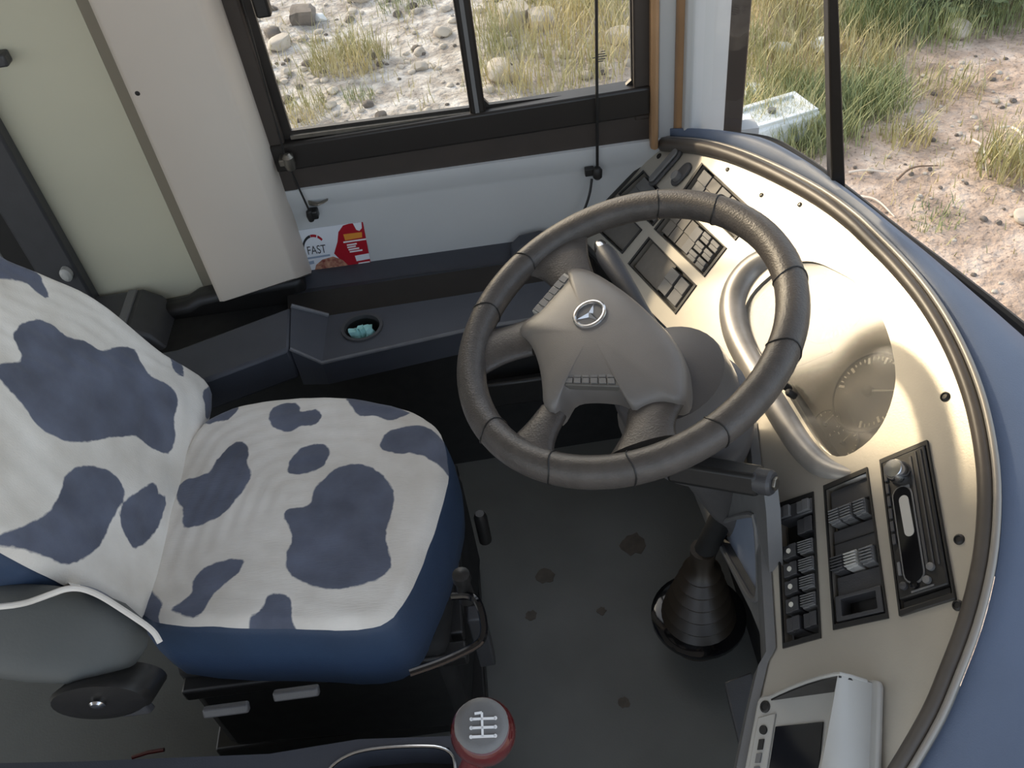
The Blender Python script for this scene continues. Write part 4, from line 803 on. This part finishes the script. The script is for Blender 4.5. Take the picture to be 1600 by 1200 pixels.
# ------------------------------------------------------------------ gear lever and its console
gc = empty('gear_console', (-.30, .33, .0), 'dark console with chrome-edged opening beside the seat at bottom edge', 'console')
zt = .42
top = [(-0.9233, 0.5422), (-0.9478, 0.6024), (-0.6907, 0.5738), (-0.4171, 0.549), (-0.2932, 0.5533), (-0.1653, 0.5409), (-0.1403, 0.5157), (-0.1454, 0.4148), (-0.4133, 0.3726), (-0.8756, 0.4254)]
hole = [(-0.3389, 0.507), (-0.3227, 0.5263), (-0.2882, 0.5376), (-0.2224, 0.5342), (-0.1685, 0.5254), (-0.1583, 0.4966), (-0.1738, 0.4182), (-0.3217, 0.4361)]
e = M(); e.plate(top, [hole], .0, zt); e.build('body', tray_m, gc)
e = M(); e.tube([(x, y, zt+.001) for x, y in smooth_poly(hole, 60, True, 2)], .0024, 8, True); e.build('chrome_edge', chrome, gc)
e = M(); e.prism(hole, zt-.06, zt-.055); e.build('boot_plate', black_soft, gc)
kp = Vector((-0.087, 0.3876, 0.7551))
gl = empty('gear_lever', kp, 'dark red gear lever knob with grey shift-pattern cap', 'gear lever')
ax = (Vector((0, 0, 1.6))-kp).normalized()*.75+Vector((.05, 0, .55)); ax.normalize(); gu = Vector((.99, -.08, -.1)); gu = (gu-ax*gu.dot(ax)).normalized(); gv = ax.cross(gu)
GF = lambda a, b, h: kp+gu*a+gv*b+ax*h
e = M(); e.lathe([(.010, -.05), (.016, -.046), (.026, -.030), (.031, -.012), (.032, .0), (.030, .011), (.0255, .0185), (.0245, .0195)], (0, 0), 36, GF); e.build('knob', red_m, gl, smooth=60)
e = M(); e.lathe([(.0265, .0165), (.0255, .0195), (.018, .0215), (.0005, .0225)], (-.001, .002), 36, GF); cap = e.build('pattern_cap', mid_grey, gl, smooth=60)
e = M(); lw = .0011
for x in (-.011, -.0035, .004, .0115)[:3]: pass
def ln(a, b):
    a, b = Vector(a), Vector(b); d_ = (b-a).normalized(); n_ = Vector((-d_.y, d_.x))*lw/1; e.prism([tuple(a-n_), tuple(b-n_), tuple(b+n_), tuple(a+n_)], .0212, .0238, GF)
for y in (-.009, -.001, .007): ln((-.011, y), (.012, y+.0008))
ln((0, -.009), (-.001, .013)); ln((-.008, .012), (-.001, .013))
for x, y in ((-.011, -.009), (-.011, -.001), (-.011, .007), (.012, -.008), (.012, 0), (.012, .008)): e.prism(circle(x, y, .0017, 8), .0212, .0238, GF)
e.build('shift_pattern', white_ink, cap)
foot = Vector((kp.x-.11, kp.y-.06, .36))
e = M(); e.tube([tuple(kp+ax*-.04), tuple(kp.lerp(foot, .35)+Vector((-.02, 0, -.02))), tuple(kp.lerp(foot, .7)+Vector((-.02, 0, -.01))), tuple(foot)], [.013, .014, .016, .02], 14); e.build('stem', red_m, gl)
rt = M(); x, y = (-0.773, 0.7481); rt.tube([(x-.03, y, .05), (x, y+.004, .053), (x+.03, y+.004, .055)], .004, 8); tag(rt.build('warning_strap', red_m, loc=(x, y, .05)), 'short red strap lying in the dark under the seat', 'strap')
# worn spots on the floor
for i, (px, r) in enumerate((((-0.0147, 1.048), .020), ((-0.0531, 0.9592), .013), ((0.0882, 0.9484), .010), ((0.0996, 0.7537), .012), ((0.1799, 1.097), .03))):
    s = M(); rnd = random.Random(i); s.prism([(px[0]+r*math.cos(a)*rnd.uniform(.7, 1.1), px[1]+r*math.sin(a)*rnd.uniform(.7, 1.1)) for a in [2*math.pi*k/16 for k in range(16)]], .0, .0012)
    k = s.build('floor_stain', stain_m, bpy.data.objects['floor']); k['kind'] = 'structure'
# ------------------------------------------------------------------ windscreen
wp = [(x, y) for x, y, z in On]
base = [(On[i].x, On[i].y, On[i].z) for i in range(2, 90, 2)]
gl_ = M()
rows = []
for t in (0, .5, 1): rows.append([(x-(.10*t if i > 8 else .10*t*i/8), y, .60+(z-.60)*(1-t)*1.0+t*1.55) for i, (x, y, z) in enumerate([(q.x+.02, q.y, q.z) for q in On[3:80:3]])])
gl_.loft(rows, False); ws_ = struct(gl_.build('window_2', glass, smooth=60))
pb0, pb1, pt0, pt1 = (0.5283, 0.7517), (0.5527, 0.7477), (0.4789, 1.066), (0.4941, 1.064)
def ext(a, b, z): t = (z-a[1])/(b[1]-a[1]); return a[0]+(b[0]-a[0])*t
def sec_(z): xa, xb = ext(pb0, pt0, z), ext(pb1, pt1, z); return [(xa, 1.20, z), (xb-.004, 1.19, z), (xb, 1.21, z), (xa+.006, 1.24, z)]
e = M(); e.loft([sec_(.66), sec_(1.4), sec_(2.15)], True, True, True); struct(e.build('trim_5', frame_m, bevel=.003))
e = M(); e.tube([(q.x+.012, q.y+.004, q.z-.008) for q in On[4:70]], .008, 8); k = e.build('windscreen_rubber', black, ws_); k['kind'] = 'structure'
# ------------------------------------------------------------------ outdoors
GZ = -.9
rg = np.random.default_rng(5)
def hgt(x, y): return .035*math.sin(x*1.7+.3)*math.sin(y*1.3+1)+.02*math.sin(x*4.1+y*3.3)+.012*math.sin(x*9+2)*math.sin(y*8)
g = M(); nx, ny = 150, 150
xs = np.linspace(-9, 16, nx); ys = np.linspace(1.0, 26, ny)
g.add([(x, y, GZ+hgt(x, y)) for y in ys for x in xs], [[j*nx+i, j*nx+i+1, (j+1)*nx+i+1, (j+1)*nx+i] for j in range(ny-1) for i in range(nx-1)])
g.add([(-60, -60, GZ-.15), (60, -60, GZ-.15), (60, 90, GZ-.15), (-60, 90, GZ-.15)], [[0, 1, 2, 3]])
struct(g.build('ground', ground_m, recalc=False))
def blades(m, x, y, n, spread, hmin, hmax, rnd, lean=.5, w=.003):
    for _ in range(n):
        r = spread*math.sqrt(rnd.random()); a = rnd.uniform(0, 6.283); bx0, by0 = x+r*math.cos(a), y+r*math.sin(a); h = rnd.uniform(hmin, hmax); t = rnd.uniform(0, 6.283); l = rnd.uniform(.1, lean)*h
        dx, dy = math.cos(t)*l, math.sin(t)*l; px_, py_ = -math.sin(t)*w, math.cos(t)*w; z = GZ+hgt(bx0, by0)-.01
        m.add([(bx0-px_, by0-py_, z), (bx0+px_, by0+py_, z), (bx0+dx*.4+px_*.7, by0+dy*.4+py_*.7, z+h*.6), (bx0+dx*.4-px_*.7, by0+dy*.4-py_*.7, z+h*.6), (bx0+dx, by0+dy, z+h)], [[0, 1, 2, 3], [3, 2, 4]])
def field(name, poly_pts, count, mtl, hmin, hmax, seed, label, cl=7, w=.0028):
    rnd = random.Random(seed); m = M(); A = np.array(poly_pts); lo, hi = A.min(0), A.max(0); k = 0
    while k < count:
        x, y = rnd.uniform(lo[0], hi[0]), rnd.uniform(lo[1], hi[1])
        if sdf([(x, y)], [poly_pts])[0] < 0: blades(m, x, y, cl, .12, hmin, hmax, rnd, .8, w); k += 1
    return tag(m.build(name, mtl, recalc=False, smooth=0), label, 'grass', kind='stuff')
field('tall_grass', [(-0.0971, 5.007), (0.0671, 6.074), (0.5322, 6.716), (1.126, 6.488), (0.8388, 4.886), (0.4388, 4.846)], 330, grass_yellow, .08, .34, 1, 'tall yellow-green grass seen through the right pane of the side window')
field('roadside_grass', [(1.26, 4.135), (1.842, 6.096), (2.362, 5.899), (2.589, 5.195), (2.315, 4.51), (1.885, 4.196), (1.659, 4.024)], 620, grass_yellow, .06, .26, 2, 'yellowish grass growing beyond the front corner of the bus')
field('green_grass', [(1.204, 3.924), (1.319, 4.36), (1.828, 4.43), (2.22, 4.539), (2.147, 4.261), (1.67, 3.861)], 420, grass_green, .08, .22, 3, 'fresh green grass around the white plastic crate')
field('far_grass', [(2.087, 5.088), (2.545, 6.179), (3.842, 5.899), (3.383, 5.011), (2.656, 4.81)], 600, grass_green, .1, .28, 4, 'green grass strip at the far edge of the soil track')
field('sparse_grass', [(-1.642, 6.337), (-1.289, 4.808), (-0.2406, 4.736), (-0.4105, 6.823), (-1.667, 7.292)], 160, grass_yellow, .04, .12, 6, 'thin dry grass scattered over the pale gravel', 3)
field('soil_grass', [(1.616, 3.522), (1.979, 4.459), (2.561, 4.591), (3.209, 4.888), (2.208, 2.786), (1.748, 2.891)], 130, grass_yellow, .02, .07, 8, 'thin dry stems scattered over the pinkish soil', 3, .003)
def tuft(px, n, sp, h0, h1, m_, label, seed):
    m = M(); blades(m, px[0], px[1], n, sp, h0, h1, random.Random(seed), .9); tag(m.build('grass_tuft', m_, loc=(px[0], px[1], GZ), recalc=False, smooth=0), label, 'grass', 'grass tufts on the ground outside')
tuft((-0.8622, 5.729), 420, .26, .1, .30, grass_yellow, 'large dry grass tuft on pale gravel in the left pane', 1)
tuft((-1.11, 5.145), 160, .16, .06, .18, grass_yellow, 'low dry tuft just above the sill in the left pane', 2)
tuft((-0.7786, 5.212), 60, .1, .04, .12, grass_green, 'tiny tuft between the two dry tufts in the left pane', 3)
tuft((-0.4591, 6.482), 120, .2, .06, .2, grass_green, 'green tuft beyond the pale gravel at the top of the left pane', 12)
tuft((2.035, 3.874), 130, .13, .06, .2, grass_yellow, 'dry tuft standing alone right of the windscreen post', 4)
tuft((2.363, 3.469), 260, .16, .1, .30, grass_yellow, 'upright dry tuft at the right edge of the photo', 5)
tuft((1.918, 3.217), 110, .12, .02, .07, grass_green, 'flat green weed on the bare soil near the dash', 6)
tuft((2.444, 4.318), 130, .2, .06, .18, grass_yellow, 'dry tuft beside the soil track beyond the thin stick', 7)
tuft((1.489, 4.006), 160, .22, .08, .2, grass_green, 'green tuft in front of the white plastic crate', 8)
tuft((2.024, 4.298), 240, .22, .08, .24, grass_green, 'green tuft right beside the windscreen post', 9)
# bushes beyond the track
def bush(px, r, h, label, seed):
    rnd = random.Random(seed); o = empty('bush', (px[0], px[1], GZ), label, 'bush', 'bushes beyond the track'); st_ = M(); lv_ = M()
    for _ in range(26):
        a = rnd.uniform(0, 6.28); l = rnd.uniform(.4, 1); tip = (px[0]+r*l*math.cos(a), px[1]+r*l*math.sin(a), GZ+h*rnd.uniform(.4, 1)); st_.tube([(px[0], px[1], GZ-.02), (px[0]+r*l*.4*math.cos(a), px[1]+r*l*.4*math.sin(a), GZ+h*.5), tip], .006, 5)
        for _ in range(34):
            c_ = Vector(tip)+Vector((rnd.gauss(0, .1), rnd.gauss(0, .1), rnd.gauss(0, .09))); c_.z = max(c_.z, GZ+.02); u_ = Vector((rnd.gauss(0, 1), rnd.gauss(0, 1), rnd.gauss(0, .5))).normalized(); v_ = u_.orthogonal().normalized(); s_ = rnd.uniform(.02, .04)
            lv_.add([tuple(c_-u_*s_), tuple(c_+v_*s_*.4), tuple(c_+u_*s_), tuple(c_-v_*s_*.4)], [[0, 1, 2, 3]])
    st_.build('stems', stick_dark, o); lv_.build('foliage', leaf_green, o, recalc=False, smooth=0)
bush((2.64, 5.63), .24, .4, 'dark green bush just right of the windscreen post top', 1)
bush((2.897, 5.28), .24, .35, 'pale-topped green bush between the two dark ones', 2)
bush((3.25, 5.202), .26, .45, 'dark green bush in the top right corner', 3)
# rocks
def rock_mesh(name, sx, sy, sz, seed, mtl, sub=3, blocky=0):
    bm = bmesh.new()
    if blocky:
        bmesh.ops.create_cube(bm, size=1.6); bmesh.ops.subdivide_edges(bm, edges=bm.edges[:], cuts=4, use_grid_fill=True)
    else: bmesh.ops.create_icosphere(bm, subdivisions=sub, radius=1)
    rnd = random.Random(seed); dirs = [Vector((rnd.gauss(0, 1), rnd.gauss(0, 1), rnd.gauss(0, 1))).normalized() for _ in range(9)]; cut = [rnd.uniform(.62, .95)*(1.25 if blocky else 1) for _ in dirs]
    for v in bm.verts:
        for d_, c_ in zip(dirs, cut):
            t = v.co.dot(d_)
            if t > c_: v.co -= d_*(t-c_)
        v.co += Vector((rnd.gauss(0, .012), rnd.gauss(0, .012), rnd.gauss(0, .012))); v.co = Vector((v.co.x*sx, v.co.y*sy, v.co.z*sz))
    me = bpy.data.meshes.new(name); bm.to_mesh(me); bm.free(); me.materials.append(mtl)
    for p in me.polygons: p.use_smooth = True
    me.set_sharp_from_angle(angle=math.radians(28)); return me
def rock(px, size, label, seed, mtl=stone, blocky=0, group=None, flat=.6):
    o = bpy.data.objects.new('rock', rock_mesh('rock', size, size*.8, size*flat, seed, mtl, 3, blocky)); COL.objects.link(o)
    o.location = (px[0], px[1], GZ+hgt(*px)+size*flat*.45); o.rotation_euler = (0, 0, seed*1.3); tag(o, label, 'rock', group or 'rocks in the yard'); return o
rock((0.248, 5.885), .14, 'pale squared block left of the pair behind the right pane', 11, stone, 1)
rock((0.4191, 5.766), .13, 'pale squared block right of the pair behind the right pane', 23, stone, 1)
rock((0.1875, 5.569), .06, 'small pale stone below the two squared blocks', 31)
rock((0.1093, 5.196), .13, 'broad pale rock half hidden by grass beside the window divider', 4)
rock((0.854, 5.35), .10, 'pale rock in the grass behind the guide rod', 5)
rock((-1.222, 6.546), .13, 'dark flat rock near the top of the left pane', 6, stone_dark, 1)
rock((-1.109, 6.529), .06, 'bright white stone beside the dark flat rock', 7, plastic_white)
rock((-1.346, 6.113), .10, 'rough pale rock next to the left window edge', 8)
rock((-1.417, 6.283), .08, 'dark grey rock behind the rough pale rock', 9, stone_dark)
rock((-0.8131, 6.703), .09, 'pale rock at the very top of the left pane', 10)
rock((-0.3996, 5.516), .06, 'small stone on the gravel right of the large dry tuft', 12)
rock((-0.3971, 5.771), .05, 'tiny stone beyond the small stone in the gravel', 13)
rock((-0.2351, 5.947), .07, 'pale stone beside the top of the window divider', 14)
rock((-1.274, 5.7), .04, 'little pale stone under the rough pale rock', 15)
rock((2.002, 4.982), .09, 'white rounded stone just left of the windscreen post', 16, plastic_white)
rock((1.778, 5.082), .07, 'white flat stone in yellow grass left of the rounded one', 17, plastic_white)
rock((2.771, 4.929), .10, 'pale flat rock by the bush right of the windscreen post', 18)
rock((1.446, 4.544), .10, 'white flat stone behind the plastic crate', 19, plastic_white, 0, None, .3)
rock((2.245, 3.093), .06, 'pale stone on bare soil at the right edge', 20)
protos = [rock_mesh('pebble', .03, .026, .018, 40+i, stone if i % 3 else stone_dark, 2) for i in range(6)]
rnd = random.Random(12); cnt = 0
zoneA = [(-1.729, 7.185), (-1.224, 4.902), (-0.1044, 4.866), (-0.1784, 6.615)]; zoneB = [(1.652, 3.626), (1.877, 4.269), (2.945, 4.8), (2.625, 3.543), (1.932, 2.44), (1.782, 2.974)]; zoneC = [(-0.0464, 6.449), (-0.008, 4.9), (0.8388, 4.886), (1.068, 6.044)]
for zone, num, lab, grp in ((zoneA, 150, 'loose pebble on the pale gravel behind the left pane', 'pebbles on the pale gravel'), (zoneB, 90, 'loose pebble on the bare soil before the windscreen', 'pebbles on the bare soil'), (zoneC, 40, 'loose pebble among grass behind the right pane', 'pebbles in the grass')):
    A = np.array(zone); lo, hi = A.min(0), A.max(0); k = 0
    while k < num:
        x, y = rnd.uniform(lo[0], hi[0]), rnd.uniform(lo[1], hi[1])
        if sdf([(x, y)], [zone])[0] > 0: continue
        o = bpy.data.objects.new('pebble', protos[rnd.randrange(6)]); COL.objects.link(o); s_ = rnd.choice((.5, .6, .8, 1, 1.5)) if zone is not zoneB else rnd.choice((.3, .4, .5, .7))
        o.scale = (s_, s_, s_); o.location = (x, y, GZ+hgt(x, y)+.006*s_); o.rotation_euler = (0, 0, rnd.uniform(0, 6.28)); tag(o, lab, 'pebble', grp); k += 1
# white plastic crate in the grass
x, y = (1.442, 4.101)
cr = empty('plastic_crate', (x, y, GZ), 'white plastic crate lying in the green grass beyond the pillar', 'crate')
TC = lambda a, b, h: Vector((x+a*.96-b*.26, y+a*.26+b*.96, GZ+.02+h))
e = M(); e.loft([[(-.24, -.15, 0), (.24, -.15, 0), (.24, .15, 0), (-.24, .15, 0)], [(-.20, -.12, .12), (.19, -.12, .12), (.19, .12, .12), (-.20, .12, .12)]], True, True, True, TC); e.build('body', plastic_white, cr, bevel=.015)
e = M(); e.plate([(-.19, -.11), (.18, -.11), (.18, .11), (-.19, .11)], [[(-.16, -.08), (.15, -.08), (.15, .08), (-.16, .08)]], .118, .135, TC); e.build('raised_rim', plastic_white, cr, bevel=.004)
e = M(); e.lathe([(.02, .12), (.02, .14), (.002, .142)], (-.02, .0), 12, TC); e.build('cap', mid_grey, cr)
def stick(pts, r, label, m_):
    s = M(); P = [(p[0], p[1], GZ+hgt(*p)+h) for p, h in pts]; s.tube([tuple(p) for p in smooth_poly(P, 16, False, 2)], [r*(1-.5*i/15) for i in range(16)], 6); tag(s.build('stick', m_, loc=P[0]), label, 'stick', 'dry sticks on the ground')
stick([((2.033, 4.734), .03), ((2.156, 4.655), .05), ((2.238, 4.495), .02)], .008, 'long pale stick in the green grass right of the windscreen post', stick_m)
stick([((2.322, 3.757), .01), ((2.289, 3.603), .06), ((2.238, 3.445), .01)], .006, 'thin pale curved stick on soil left of the dry tuft', stick_m)
stick([((2.536, 3.811), .04), ((2.498, 3.666), .08), ((2.45, 3.463), .04)], .007, 'pale bent stick leaning in the right-edge tuft', stick_m)
stick([((2.493, 3.855), .02), ((2.547, 3.846), .03)], .009, 'short pale stick end lying above the right-edge tuft', stick_m)
stick([((1.675, 3.648), .01), ((1.746, 3.63), .02), ((1.843, 3.593), .01)], .006, 'pale straight twig beside the foot of the windscreen post', stick_m)
stick([((1.676, 3.478), .01), ((1.732, 3.426), .02), ((1.763, 3.291), .01)], .006, 'pale twig on soil close to the dash top', stick_m)
stick([((1.86, 3.526), .01), ((1.942, 3.579), .03), ((2.069, 3.574), .01)], .006, 'brown twig on soil beyond the pale twigs', stick_dark)
stick([((2.04, 5.485), .05), ((2.166, 5.441), .05)], .009, 'pale stick in far yellow grass left of the post', stick_m)
